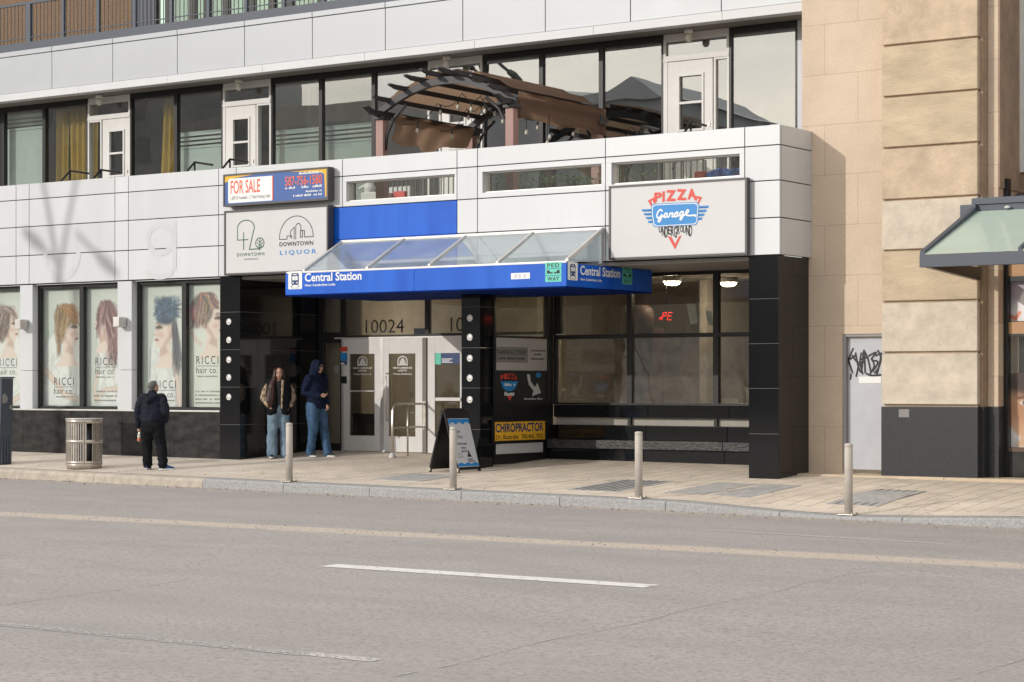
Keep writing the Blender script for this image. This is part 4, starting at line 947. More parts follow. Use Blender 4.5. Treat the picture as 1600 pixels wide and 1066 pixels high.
q = MB(); text(q, pl, 'CHIROPRACTOR', W*.03, H*.44, W*.97, H*.92, bold=.03); q.build('lettering', M['navyink'], t)
q = MB(); text(q, pl, 'Dr. Basaraba', W*.04, H*.08, W*.47, H*.32, bold=.006); text(q, pl, '780.466.7202', W*.53, H*.08, W*.96, H*.32, bold=.006); q.build('lettering', M['ink'], t)
t, pl, W, H = wallboard('notice_case', 'framed notice case with grey upper half and black lower half with white arrow', 773.5, 857.5, 632.5, 525.5, M['black'], 'frame')
q = MB(); fill(q, pl, [(0, H*.50), (W, H*.50), (W, H), (0, H)], .002); q.build('grey_sheet', mat('greysheet', (.42, .40, .38, 1), rough=.5), t)
q = MB(); fill(q, pl, [(0, H*.62), (W*.62, H*.62), (W*.62, H*.86), (0, H*.86)], .0035, 0); text(q, pl, 'TRAINING & COOKERY', W*.02, H*.75, W*.60, H*.81, bold=.01, w=.006, m=1); text(q, pl, 'management consulting', W*.05, H*.67, W*.56, H*.70, w=.006, m=1)
text(q, pl, 'Prenatal classes', W*.68, H*.80, W*.97, H*.83, w=.004, m=1); text(q, pl, 'Edmonton', W*.74, H*.74, W*.91, H*.77, w=.004, m=1); text(q, pl, '(780) 466-7202', W*.68, H*.67, W*.97, H*.70, w=.004, m=1)
q.bm.free(); q = MB(); fill(q, pl, [(0, H*.62), (W*.62, H*.62), (W*.62, H*.86), (0, H*.86)], .0035, 0)
def dashes(q, u0, u1, v0, v1, w_, m, n=None):
    n = n or max(3, int((u1-u0)*42)); stp = (u1-u0)/n
    for k in range(n):
        if random.random() < .10: continue
        hh = random.choice((.7, .85, 1)); u = u0+k*stp
        fill(q, pl, [(W*u, H*v0), (W*(u+stp*.7), H*v0), (W*(u+stp*.7), H*(v0+(v1-v0)*hh)), (W*u, H*(v0+(v1-v0)*hh))], w_, m)
text(q, pl, 'TRAINING & COOKERY', W*.02, H*.745, W*.60, H*.815, bold=.01, w=.006, m=1)
dashes(q, .05, .56, .67, .70, .006, 1); dashes(q, .68, .97, .80, .83, .004, 1); dashes(q, .74, .91, .74, .77, .004, 1); dashes(q, .68, .97, .67, .70, .004, 1)
q.build('lettering', [M['greyink'], M['ink']], t)
q = MB(); pts = [(.60, .44), (.66, .44), (.68, .33), (.76, .24), (.81, .31), (.88, .15), (.70, .10), (.735, .18), (.64, .28)]
fill(q, pl, [(W*a, H*b) for a, b in pts], .003); dashes(q, .55, .93, .045, .075, .003, 0, 18); q.build('arrow', M['signwhite'], t)
q = MB()
for k, ch in enumerate('PIZZA'): text(q, pl, ch, W*(.10+k*.065), H*(.34+.03*math.sin(math.pi*(k+.5)/5)), W*(.155+k*.065), H*(.42+.03*math.sin(math.pi*(k+.5)/5)), bold=.04, m=0)
fill(q, pl, [(W*a, H*b) for a, b in ((.10, .33), (.43, .33), (.38, .22), (.30, .18), (.22, .18), (.14, .23))], .003, 1); dashes(q, .17, .38, .26, .30, .006, 2, 6)
dashes(q, .17, .36, .11, .17, .004, 2, 9); fill(q, pl, [(W*a, H*b) for a, b in ((.22, .11), (.32, .11), (.27, .03))], .004, 0)
fill(q, pl, [(W*(.83+.055*math.cos(k)), H*(.43+.04*math.sin(k))) for k in [j*.6283 for j in range(10)]], .003, 1); q.build('emblem', [M['red'], M['skyblue'], M['paper']], t)
# red neon sign inside the bay
YN = 3.0; t = thing('neon_sign', 'red neon letters hanging behind the bay window', 'neon sign', (wx(1040, YN), YN, wz(1040, 500, YN)))
pl = Plane((0, YN, 0)); q = MB(); nz = lambda px, py: (wx(px, YN), YN, wz(px, py, YN))
q.tube([nz(1029.5, 499), nz(1033, 496)], .010, 6); q.tube([nz(1033.5, 500), nz(1037, 488.5), nz(1041.5, 488.5), nz(1041, 493.5), nz(1035.5, 494)], .011, 6); q.tube([nz(1050.5, 488.5), nz(1045, 488.5), nz(1042.5, 500), nz(1048.5, 500)], .011, 6); q.tube([nz(1044, 494), nz(1049, 494)], .010, 6)
q.build('letters', M['neon'], t)
q = MB(); q.tube([nz(1041, 488.5), (wx(1041, YN), YN, 3.39)], .004, 5); q.build('cord', M['black'], t)
# ghost outlines left by removed letters on the panels
pl = Plane((0, -.0006, 0)); q = MB()
def ghost(cx, cy, rx, ry, wd, a0=0, a1=360):
    P_ = [(wx(cx+rx*math.cos(R(a)), 0), wz(cx, cy-ry*math.sin(R(a)), 0)) for a in range(a0, a1+1, 12)]
    ribbon(q, pl, P_, wd, .002, disc=False)
ghost(251, 374, 20, 22, .11); o = q.build('ghost_lettering', M['ghost'], B); q = MB(); ghost(250, 422, 20, 11, .10, 180, 360); q.build('ghost_lettering', M['ghost'], B); q = MB(); ghost(97, 395, 26, 40, .12, 180, 360)
q.build('ghost_lettering', M['ghost'], B); q = MB(); ribbon(q, pl, [(wx(273), wz(273, 346)), (wx(273), wz(273, 420))], .10, .0025, disc=False)
o = q.build('ghost_lettering', M['ghost'], B)
# ------------------------------------------------------------------ pergola on the terrace
YA, YD = .85, 3.65; xa, xb = wx(597, YA), wx(800, YA); zf = 4.36; zp_ = 6.28
pg = thing('pergola', 'arched dark pergola with pinkish posts and brown cloth shade on the terrace', 'pergola', ((xa+xb)/2, 2.2, zf))
for x in (xa, xb):
    for y in (YA, YD):
        q = MB(); q.box(x-.085, x+.085, y-.085, y+.085, zf, zp_, bev=.01); q.build('post', M['pinkpost'], pg)
        q = MB(); q.box(x-.12, x+.12, y-.12, y+.12, zp_, zp_+.06, bev=.01); q.build('post_cap', M['pergola'], pg)
def arch(t, over=.16):   # height of the arch, t 0..1 across
    return zp_+.10+.50*math.sin(math.pi*t)**.9 if 0 <= t <= 1 else zp_+.10
for y in (YA, YD):
    q = MB(); n = 18; ps_ = []
    for i in range(n+1):
        t = i/n; x = xa-.1+(xb-xa+.2)*t; z = arch(t); ps_.append((x, z))
    for (x0, z0), (x1, z1) in zip(ps_, ps_[1:]):
        q.hexa([(x0, y-.045, z0-.06), (x1, y-.045, z1-.06), (x1, y+.045, z1-.06), (x0, y+.045, z0-.06), (x0, y-.045, z0+.07), (x1, y-.045, z1+.07), (x1, y+.045, z1+.07), (x0, y+.045, z0+.07)])
    q.build('arch_beam', M['pergola'], pg)
    for s, x in ((1, xa), (-1, xb)):
        q = MB(); q.tube([(x+s*.08, y, zp_-.55), (x+s*.12, y, zp_-.25), (x+s*.28, y, zp_+.02), (x+s*.55, y, zp_+.24)], .028, 8); q.build('brace', M['pergola'], pg)
for s in (-1, 1):      # side beams along the depth
    x = xa if s < 0 else xb
    q = MB(); q.box(x-.05, x+.05, YA-.30, YD+.30, zp_+.065, zp_+.16); q.prism([(x-.049, YA-.30, zp_+.07), (x-.049, YA-.52, zp_+.19), (x-.049, YA-.46, zp_+.21), (x-.049, YA-.30, zp_+.158)], (.098, 0, 0)); q.build('side_beam', M['pergola'], pg)
for k in range(8):
    t = .06+k*.88/7; x = xa+(xb-xa)*t; z = arch(t)+.075
    q = MB(); q.box(x-.03, x+.03, YA-.28, YD+.28, z+.02, z+.10)
    q.prism([(x-.029, YA-.281, z+.021), (x-.029, YA-.50, z+.075), (x-.029, YA-.49, z+.105), (x-.029, YA-.281, z+.098)], (.058, 0, 0)); q.build('purlin', M['pergola'], pg)
# cloth: slung below the purlins and hanging down both long sides
def cloth(f, nu, nv, name, sol=.006):
    q = MB(); V = [[q.bm.verts.new(f(i/nu, j/nv)) for i in range(nu+1)] for j in range(nv+1)]
    for j in range(nv):
        for i in range(nu): q.bm.faces.new([V[j][i], V[j][i+1], V[j+1][i+1], V[j+1][i]]).smooth = True
    bmesh.ops.solidify(q.bm, geom=q.bm.faces[:], thickness=sol); return q.build(name, M['fabric'], pg)
cloth(lambda u, v: (xa-.06+(xb-xa+.15)*u, YA+.06+(YD-YA-.02)*v, arch(.01+.98*u)+.22-.05*math.sin(math.pi*((u*7) % 1))), 42, 30, 'shade_cloth')
def ragged(v): return .44+.16*math.sin(v*3.1+.2)+.05*math.sin(v*17)-.18*v*v
cloth(lambda u, v: (xa+.10+.05*math.sin(v*20+u*4)+.10*u*math.sin(v*9), YA+.2+(YD-YA-.3)*v, zp_+.12-u*ragged(v)), 8, 40, 'side_cloth')
cloth(lambda u, v: (xb+.10+.012*math.sin(v*25), YA+.05+(YD-YA+.1)*v, zp_+.30-u*(.47)+.02*math.sin(v*11)*u), 6, 40, 'side_cloth')
# festoon lights
t = thing('string_lights', 'string of festoon bulbs looped under the pergola roof', 'string lights', ((xa+xb)/2, 2.2, 6.2))
k = 0
for r_ in range(3):
    y = YA+.35+r_*.95; pts = []
    for i in range(41):
        u = i/40; sag = .16*abs(math.sin(u*math.pi*4)); pts.append((xa+.2+(xb-xa-.4)*u, y+.25*math.sin(u*5+r_), arch(u)-.16-sag))
    q = MB(); q.tube(pts, .007, 5); q.build('cable', M['black'], t)
    for i in range(4, 40, 7):
        x, y_, z = pts[i]; q = MB(); q.tube([(x, y_, z), (x, y_, z-.09)], .014, 6); q.lathe([(.012, -.09), (.032, -.13), (.030, -.16), (.004, -.185)], (x, y_, z), seg=8, m=1); q.build('bulb', [M['black'], M['bulb']], t)
for x, y_, z in ((xb-.1, YA+.6, 5.98), (xb+.12, YA+1.0, 5.92), (xb-.25, YA+1.5, 5.9)):
    q = MB(); q.tube([(x, y_, z+.35), (x, y_, z)], .006, 5); q.lathe([(.012, 0), (.034, -.05), (.030, -.08), (.004, -.105)], (x, y_, z), seg=8, m=1); q.build('bulb', [M['black'], M['bulb']], t)

# terrace hand rails (steps up to each terrace door) and soffit lamps
rails = [(115, 'beside the yellow curtain on the far left'), (163, 'in front of the leftmost terrace door'), (309, 'left of the second terrace door'), (364, 'in front of the second terrace door'), (1006, 'left of the rightmost terrace door'), (1081, 'in front of the rightmost terrace door')]
for p, lab in rails:
    y1, y0 = 4.55, 3.7; x = wx(p+16, y1); t = thing('stair_rail', 'small black step handrail '+lab, 'handrail', (x, y1, 4.36), 'step handrails on the terrace')
    zt = wz(p+17, {115: 266, 163: 264.5, 309: 252.5, 364: 248, 1006: 196, 1081: 190}[p], y1-.35)
    q = MB(); q.tube([(x, y0-.25, zt-.62), (x, y1-.42, zt), (x, y1+.15, zt-.01)], .024, 8); q.build('rail', M['black'], t)
    for yy_, zz in ((y0-.2, zt-.56), (y1-.42, zt)): q = MB(); q.tube([(x, yy_, 4.36), (x, yy_, zz)], .02, 8); q.build('post', M['black'], t)
    q = MB(); q.tube([(x, y0-.25, zt-.92), (x, y1-.42, zt-.3)], .012, 6); q.build('lower_rail', M['black'], t)
for i, (p, q0) in enumerate(((155, 'over the leftmost terrace door'), (373, 'over the second terrace door'), (698, 'above the pergola'), (1076, 'over the rightmost terrace door'))):
    x = wx(p, 4.72); t = thing('bulkhead_lamp', 'white jelly jar bulkhead lamp under the soffit '+q0, 'lamp', (x, 4.72, 8.08), 'bulkhead lamps under the soffit')
    q = MB(); q.lathe([(.075, 0), (.085, -.02), (.085, -.07), (.06, -.085)], (x, 4.72, 8.084), seg=14); q.build('base', M['white'], t)
    q = MB(); q.lathe([(.058, -.085), (.072, -.12), (.070, -.19), (.045, -.235), (.005, -.25)], (x, 4.72, 8.084), seg=14); q.build('globe', M['bulb'], t)
# steps and things standing on the terrace, seen through the slot windows
for p in (140, 345, 1060):
    x = wx(p+30, 4.4); q = MB()
    for k in range(4): q.box(x-.6, x+.6, 3.75+k*.28, 4.93, 4.362+k*.2, 4.558+k*.2)
    tag(q.build('steps', M['concrete']), {140: 'grey concrete steps up to the leftmost terrace door', 345: 'grey concrete steps up to the second terrace door', 1060: 'grey concrete steps up to the rightmost terrace door'}[p], 'steps')
def railpanel(x0, x1, y, z0, z1, lab):
    t = thing('terrace_fence', lab, 'fence', (x0, y, z0)); q = MB(); x = x0
    while x < x1: q.box(x-.008, x+.008, y-.008, y+.008, z0, z1-.04); x += .11
    q.build('bars', M['signframe'], t); q = MB(); q.box(x0-.03, x1, y-.02, y+.02, z1-.039, z1); q.build('top_rail', M['signframe'], t)
    for xx in (x0, (x0+x1)/2, x1): q = MB(); q.box(xx-.025, xx+.025, y+.009, y+.05, z0, z1-.04); q.build('post', M['signframe'], t)
railpanel(wx(600, 2.6), wx(722, 2.6), 2.6, 4.36, 5.45, 'dark barred fence seen through the slot window above the blue panel')
railpanel(wx(1030, 3.0), wx(1100, 3.0), 3.0, 4.36, 5.45, 'dark barred fence behind the slot window over the restaurant lightbox')
q = MB(); q.box(wx(566, 2.0), wx(597, 2.0), 1.95, 2.3, 4.36, 5.12, bev=.02); q.box(wx(572, 2.0), wx(590, 2.0), 2.0, 2.25, 5.10, 5.125); tag(q.build('planter', M['signwhite']), 'pale planter box behind the slot window above the blue panel', 'planter')
q = MB(); xx = wx(577, 2.1)
q.limb([(xx, 2.1, 5.13), (xx+.02, 2.1, 5.22), (xx+.02, 2.1, 5.29)], [(.10, .09), (.12, .10), (.09, .08)]); q.ball((xx-.01, 2.1, 5.39), (.075, .08, .09)); q.limb([(xx-.08, 2.1, 5.27), (xx-.2, 2.06, 5.21)], [.04, .03])
tag(q.build('garden_statue', M['signwhite'], remesh=.012, smooth=3), 'pale garden figure on the planter box behind the slot window', 'statue')
q = MB(); q.box(wx(604, 2.4), wx(615, 2.4), 2.3, 2.4, 4.36, 5.12, bev=.01); q.box(wx(620, 2.4), wx(637, 2.4), 2.3, 2.4, 4.36, 5.14, bev=.01); tag(q.build('red_crate', M['red']), 'red and white crate low behind the slot window above the blue panel', 'crate')
q = MB(); q.box(wx(598, 3.4), wx(640, 3.4), 3.4, 3.5, 4.36, 5.36); tag(q.build('terrace_screen', M['signwhite']), 'white low screen behind the barred terrace fence', 'screen')
q = MB(); n = 60; x0, x1 = wx(760, 2.4), wx(1010, 2.4)
for k in range(1400):
    x = random.uniform(x0, x1); y = random.uniform(2.2, 2.9); z = 4.36+random.random()**.6*(.95+.12*math.sin(x*2)); r = random.uniform(.02, .05); a = random.uniform(0, 6.3); b = random.uniform(-.8, .8)
    d = Vector((math.cos(a)*math.cos(b), math.sin(a)*math.cos(b), math.sin(b)))*r; e = d.cross(Vector((.3, .5, .8))).normalized()*r*.5
    q.poly([Vector((x, y, z))-d, Vector((x, y, z))+e, Vector((x, y, z))+d, Vector((x, y, z))-e])
q.box(x0, x1, 2.3, 2.8, 4.362, 5.02, 1)
tag(q.build('planting_bed', [M['turf'], mat('soilgreen', (.03, .06, .025, 1), rough=.95, var=.4, scale=20)]), 'long green planting bed behind the middle slot window', 'plants')
for i, (p, lab) in enumerate(((1103, 'red box behind the slot window over the restaurant lightbox'),)):
    q = MB(); q.box(wx(1094, 1.0), wx(1110, 1.0), .8, 1.1, 4.36, 4.96, bev=.015); q.box(wx(1094, 1.0)+.02, wx(1110, 1.0)-.02, .79, .799, 4.80, 4.93, 1); tag(q.build('red_box', [M['red'], M['salered']]), lab, 'box')
for i, (a, b, lab) in enumerate(((1110, 1134, 'left blue tarpaulin bundle beside the red box'), (1134, 1160, 'right blue tarpaulin bundle at the end of the slot window'))):
    q = MB(); xm = (wx(a, 1.0)+wx(b, 1.0))/2; hw = (wx(b, 1.0)-wx(a, 1.0))/2
    q.hexa([(xm-hw*.97, .75, 4.37), (xm+hw*.97, .75, 4.37), (xm+hw*.97, 1.2, 4.37), (xm-hw*.97, 1.2, 4.37), (xm-hw*.9, .8, 4.93), (xm+hw*.85, .8, 4.99), (xm+hw*.8, 1.15, 5.0), (xm-hw*.85, 1.15, 4.95)])
    tag(q.build('tarpaulin', M['tarp'], remesh=.03, smooth=1), lab, 'tarpaulin', 'blue tarpaulin bundles on the terrace')
# curtains behind the upper windows
def curtain(p0, p1, lab, m='yellow', y=YG+.35, ztop=7.95, flare=0):
    x0, x1 = wx(p0, y), wx(p1, y); q = MB(); n = 60; V = []
    for j in range(9):
        v = j/8; row = []
        for i in range(n+1):
            u = i/n; x = x0+(x1-x0)*u; k_ = 1+flare*(v-.5)
            row.append(q.bm.verts.new((x1-(x1-x)*k_, y+.045*math.sin(u*(x1-x0)*34+.8*math.sin(v*3)), ztop-(ztop-5.2)*v)))
        V.append(row)
    for j in range(8):
        for i in range(n): q.bm.faces.new([V[j][i], V[j][i+1], V[j+1][i+1], V[j+1][i]]).smooth = True
    bmesh.ops.solidify(q.bm, geom=q.bm.faces[:], thickness=.005)
    tag(q.build('curtain', M[m]), lab, 'curtain', 'curtains behind the upper windows' if m == 'yellow' else None)
curtain(86, 105, 'narrow yellow curtain, left of the pair beside the far left terrace door', flare=.2); curtain(109, 136, 'wide yellow curtain, right of the pair beside the far left terrace door', flare=-.1); curtain(251, 273, 'single yellow curtain at the edge of a dark window', flare=.45)
curtain(140, 152, 'yellow curtain strip in the sidelight of the leftmost terrace door')
for a, b, zt, lab in ((6, 66, 7.9, 'pale green blind filling the far left upper window'), (277, 346, 7.1, 'pale green blind drawn halfway behind the window before the second terrace door'), (426, 582, 6.95, 'pale green half height blind across the two panes right of the second terrace door')):
    y = YG+.25; q = MB(); x0, x1 = wx(a, y), wx(b, y)
    q.box(x0, x1, y, y+.012, 5.2, zt-.36); z = zt-.35
    while z < zt: q.box(x0, x1, y, y+.012, z, z+.055); z += .095
    q.tube([(x0, y+.006, zt+.01), (x1, y+.006, zt+.01)], .02, 8)
    tag(q.build('window_blind', M['paleblind']), lab, 'blind')

# ------------------------------------------------------------------ stone building on the right
YS = 1.10; SX0 = wx(1253, YS); SXP = wx(1378.5, YS-.25); YP = YS-.27; SXQ = wx(1530, YP)
SB = thing('stone_building', 'tan limestone building with banded corner pier and black granite base', 'building', (-11, YS, 0))
dx0, dx1 = wx(1316, YS), wx(1381, YS); dz1 = wz(1345, 522, YS); dz0 = wz(1345, 735, YS)
mb = MB(); mb.box(SX0, dx0, YS, YS+.5, -.3, dz1); mb.box(SX0, dx1, YS, YS+.5, dz1+.001, 14); mb.box(dx1, SXQ-.3, YS+.01, YS+.5, -.3, 14); mb.box(SX0, SX0+.3, YS+.5, 10, -.3, 14)
mb.build('wall', M['stonewall'], SB)
q = MB(); q.box(dx0-.0, dx0+.05, YS+.02, YS+.16, dz0, dz1-.04); q.box(dx0, dx1, YS+.02, YS+.16, dz1-.04, dz1-.002); q.build('door_frame', mat('doorgrey_frame', (.28, .27, .27, 1), rough=.5), SB)
q = MB(); q.box(dx0+.055, dx1, YS+.10, YS+.15, dz0+.01, dz1-.045); dr = q.build('door', mat('doorgrey', (.47, .475, .50, 1), rough=.5, var=.07, scale=4), SB)
pl = Plane((0, YS+.099, 0)); gp = lambda px, py: (wx(px, YS+.1), wz(px, py, YS+.1)); q = MB()
for st_ in ([(1321, 549), (1328, 570), (1332, 582)], [(1333, 545), (1327, 560), (1320, 582)], [(1329, 561), (1336, 556)], [(1337, 552), (1341, 572), (1346, 580), (1350, 548), (1352, 582)], [(1350, 548), (1356, 560), (1361, 582)], [(1345, 562), (1356, 558)], [(1358, 556), (1369, 551), (1362, 562), (1372, 566), (1364, 580)], [(1369, 556), (1378, 553), (1374, 572), (1367, 583)], [(1354, 584), (1362, 587), (1376, 586)], [(1338, 588), (1342, 570)], [(1346, 552), (1344, 566), (1348, 584)], [(1332, 556), (1340, 566), (1350, 566)], [(1362, 560), (1366, 572), (1360, 584)], [(1372, 548), (1376, 560), (1370, 586)], [(1330, 585), (1329, 592)]):
    ribbon(q, pl, [gp(*p_) for p_ in catmull(st_, 5)], .030, .002)
o = q.build('graffiti', M['ink']); o.parent = dr
q = MB(); a, b = gp(1342, 599), gp(1377, 588.5); q.box(a[0], b[0], YS+.094, YS+.099, a[1], b[1]); o = q.build('notice', M['paper']); o.parent = dr
q = MB()
for py in (545, 632): a = gp(1321, py); q.tube([(a[0], YS+.09, a[1]-.05), (a[0], YS+.09, a[1]+.05)], .012, 8)
o = q.build('hinge', M['steel']); o.parent = dr
zb = [wz(1380, p, YP) for p in (635, 553, 474, 394, 315, 234, 154, 74, -6, -87, -168)]; 
mb = MB()
for i, (a, b) in enumerate(zip(zb, zb[1:])): mb.box(SXP, SXQ-.03, YP, YS+.4, a+.034, b-.004, (1, 1, 0, 1, 2, 0, 0, 2, 1, 0)[i], bev=.012)
mb.build('pier_blocks', [M['stoneblock'], M['stoneblock_pale'], M['stoneblock_grey']], SB)
mb = MB(); mb.box(SXP+.02, SXQ-.05, YP+.06, YS+.38, zb[0], zb[-1]); mb.build('pier_core', M['stoneblock_grey'], SB)
YQ = YS+.02; SXR = wx(1560, YQ)
mb = MB(); mb.box(SXQ-.03, SXQ+.02, YP+.10, YS+.3, zb[0], 14); mb.build('pier_return', M['stone_shaded'], SB)
mb = MB(); mb.box(SXQ+.021, SXR, YQ, YS+.9, zb[0], 14, bev=.01); mb.build('side_pilaster', M['stonewall'], SB)
mb = MB(); mb.box(SXR+.002, SXR+.022, YQ+.005, YS+.9, 4.45, 14); mb.build('window_reveal', M['stone_shaded'], SB)  # thin sheet over the pilaster's side face, its shade painted in
mb = MB(); mb.box(SXP-.003, SXQ-.02, YP-.012, YS+.35, .02, zb[0]-.004, bev=.004); mb.box(SXQ+.03, SXR+.01, YQ-.012, YS+.85, .02, zb[0]-.004, bev=.004); mb.box(SXQ-.019, SXQ+.028, YP+.12, YS+.3, .02, zb[0]-.006); mb.build('granite_base', mat('granite_flecked', (.030, .031, .034, 1), rough=.28, var=.35, scale=70), SB)
mb = MB(); x = SX0+.35; xs = [wx(1220, .72), -12.2, -9.8, -7.4, -5, -2.6, 0, 3, 8]
for a, b in zip(xs, xs[1:]): mb.box(a+.003, b-.003, .70, YS+.2, -.25, wz(1300, 741.5, .70), bev=.012)
mb.build('stone_step', mat('step', C(196, 178, 154), rough=.85, var=.15, scale=3, bump=.4, bscale=30), SB)
q = MB(); a, b = (wx(1404.5, YP-.013), wz(1404, 652, YP)), (wx(1420.5, YP-.013), wz(1404, 639.5, YP)); q.box(a[0], b[0], YP-.016, YP-.012, a[1], b[1]); q.build('sticker', M['greyink'], SB)
# shop window at the right edge
YW = YS+.25; xw = wx(1566, YW)
mb = MB(); mb.box(SXR+.012, xw+.10, YW-.03, YW+.1, .05, 4.6); mb.box(xw+.101, 8, YW-.02, YW+.1, wz(1590, 526, YW), wz(1590, 522, YW)); mb.box(xw+.101, 8, YW-.02, YW+.1, wz(1590, 440, YW), wz(1590, 432, YW)); mb.build('shop_frame', M['black'], SB)
mb = MB(); mb.box(xw+.101, 8, YW-.015, YW+.09, wz(1590, 706, YW), wz(1590, 699.5, YW)); mb.build('shop_sill', mat('brownframe', (.10, .055, .03, 1), rough=.5), SB)
mb = MB(); mb.box(xw+.101, 8, YW, YW+.3, wz(1590, 522, YW)+.002, wz(1590, 503, YW)); mb.box(xw+.101, 8, YW, YW+.3, wz(1590, 432, YW)+.002, 4.3); mb.build('spandrel', mat('spandrel', C(186, 146, 110), rough=.7, var=.05), SB)
mb = MB(); mb.box(xw+.08, 8, YW-.01, YW+.3, .05, wz(1590, 706, YW)-.003); mb.build('stall_riser', M['granite_mat'], SB)
mb = MB(); mb.box(xw+.101, 8, YW+.03, YW+.04, wz(1590, 699.5, YW), wz(1590, 526, YW)); mb.build('shop_pane', GL['shop'], SB)
mb = MB(); mb.box(SXR, 8, YS+.9, YS+1.2, 4.35, 14); mb.build('upper_wall', M['stone_shaded'], SB)
q = MB(); frame_rect(q, wx(1592, YS+.9), wx(1592, YS+.9)+2.2, 4.75, 9, YS+.85, YS+.899, .10); fr = q.build('window', M['white'], SB)
q = MB(); q.box(wx(1592, YS+.9)+.1, wx(1592, YS+.9)+2.1, YS+.86, YS+.87, 4.85, 8.9); o = q.build('pane', M['greyink']); o.parent = fr
mb = MB(); mb.prism([(SXR+.03, YS+.15, 4.24), (SXR+.03, YS+.85, 4.44), (SXR+.03, YS+.85, 4.2), (SXR+.03, YS+.15, 4.18)], (10, 0, 0)); mb.build('lead_flashing', M['signframe'], SB)
# dark awning with a sloping glass roof
AX = wx(1524, YP); AF = yat(1436.5, AX); az0, az1 = wz(1437, 418, AF), wz(1437, 398, AF); AT = wz(1524, 321, YP)
aw = thing('shop_awning', 'dark steel awning with sloping frosted glass on the stone building', 'awning', (AX, YP, az0)); AE = 4.0
q = MB(); q.box(AX, AE, AF, AF+.08, az0, az1, bev=.006); q.build('front_beam', M['bluegrey'], aw)
q = MB(); q.box(wx(1506, YP)-0, AX+.06, YP-.15, YP-.002, AT-.28, AT+.0, bev=.005); q.build('wall_bracket', M['bluegrey'], aw)
q = MB(); q.box(AX-.02, AE, YP-.10, YP-.004, AT+.002, AT+.10, bev=.005); q.box(AX+.061, AE, YP-.07, YP-.006, AT-.10, AT-.0); q.build('top_beam', M['bluegrey'], aw)
def bar(x, w_, name, m, dz=.05):
    q = MB(); q.hexa([(x, AF+.02, az1-.02), (x+w_, AF+.02, az1-.02), (x+w_, YP-.09, AT-.14), (x, YP-.09, AT-.14), (x, AF+.02, az1+dz), (x+w_, AF+.02, az1+dz), (x+w_, YP-.09, AT-.07+dz), (x, YP-.09, AT-.07+dz)]); q.build(name, m, aw)
bar(AX, .07, 'side_bar', M['bluegrey']); bar(AX+1.45, .05, 'rafter', M['bluegrey']); bar(AX+2.9, .05, 'rafter', M['bluegrey'])
for a, b in ((AX+.072, AX+1.448), (AX+1.502, AX+2.898), (AX+2.952, AE)):
    q = MB(); q.hexa([(a, AF+.03, az1+.004), (b, AF+.03, az1+.004), (b, YP-.10, AT-.115), (a, YP-.10, AT-.115), (a, AF+.03, az1+.016), (b, AF+.03, az1+.016), (b, YP-.10, AT-.10), (a, YP-.10, AT-.10)]); q.build('roof_pane', GL['awning'], aw)
q = MB(); q.prism([(AX+.01, AF+.085, az0+.01), (AX+.01, YP-.02, az0-.10), (AX+.01, YP-.02, az0+.10), (AX+.01, AF+.085, az0+.09)], (.08, 0, 0)); q.build('side_arm', M['black'], aw)
for k in range(3):
    q = MB(); q.lathe([(.04, 0), (.05, .02), (.02, .04)], (AX+.55+k*.75, YP-.12, AT-.08), seg=10); q.build('spot_lamp', M['signwhite'], aw)

# ------------------------------------------------------------------ street furniture
def bolt_ring(q, r, z, m=0):
    for k in range(4):
        a = math.pi/4+k*math.pi/2; q.lathe([(.012, 0), (.012, .022), (.004, .026)], (r*math.cos(a), r*math.sin(a), z), seg=6, m=m)
bols = [(452, -3.09, 'pale steel bollard in front of the woman, leftmost of four'), (708, -3.17, 'pale steel bollard in front of the sandwich board'), (998, -3.27, 'pale steel bollard in front of the bay window bench'), (1326, -3.40, 'pale steel bollard in front of the grey graffiti door, rightmost of four')]
t0 = None
for px, y, lab in bols:
    x = wx(px, y); z = gz(x, y)+.002
    if t0 is None:
        t0 = thing('bollard', lab, 'bollard', None, 'bollards along the kerb'); 
        q = MB(); q.lathe([(.056, 0), (.056, .945), (.052, .955), (.020, .962)], seg=20); q.lathe([(.0575, .915), (.0575, .921)], seg=20, m=1); q.build('post', [mat('bollardpaint', (.50, .455, .40, 1), rough=.6, metal=.0, var=.12, scale=7), M['greyink']], t0)
        q = MB(); q.box(-.11, .11, -.11, .11, 0, .012, bev=.003); bolt_ring(q, .115, .012); q.build('base_plate', M['steel'], t0); t0.location = (x, y, z)
    else: dup(t0, (x, y, z), lab)
# litter bin
x, y = wx(131.5, -2.41), -2.41; t = thing('litter_bin', 'round slatted stainless steel litter bin near the kerb', 'litter bin', None); t.location = (x, y, gz(x, y)); RB = .325; HB = .90
mb = MB(); mb.lathe([(RB-.03, 0), (RB-.015, .0), (RB-.015, .05), (RB, .06), (RB, .085), (RB-.02, .085)], seg=40); mb.build('base', M['steel'], t)
for nm, z0, z1 in (('lower_band', .088, .14), ('middle_band', .46, .52), ('upper_band', .82, .885)): q = MB(); q.lathe([(RB-.012, z0), (RB, z0), (RB, z1), (RB-.012, z1)], seg=48); q.build(nm, M['steel'], t)
q = MB(); n = 46
for k in range(n):
    a = 2*math.pi*k/n; ca, sa = math.cos(a), math.sin(a); h = .0135
    if -.62 < a-math.pi*2+.02 < -.40 or (5.66 < a < 5.9): continue
    for z0, z1 in ((.141, .459), (.521, .819)):
        P0 = [(RB-.012, -h), (RB-.002, -h), (RB-.002, h), (RB-.012, h)]
        q.hexa([(r*ca-s*sa, r*sa+s*ca, z0) for r, s in P0]+[(r*ca-s*sa, r*sa+s*ca, z1) for r, s in P0])
q.build('slats', M['steel'], t)
q = MB(); q.lathe([(RB-.07, .02), (RB-.07, .80)], seg=24); q.build('liner', M['black'], t)
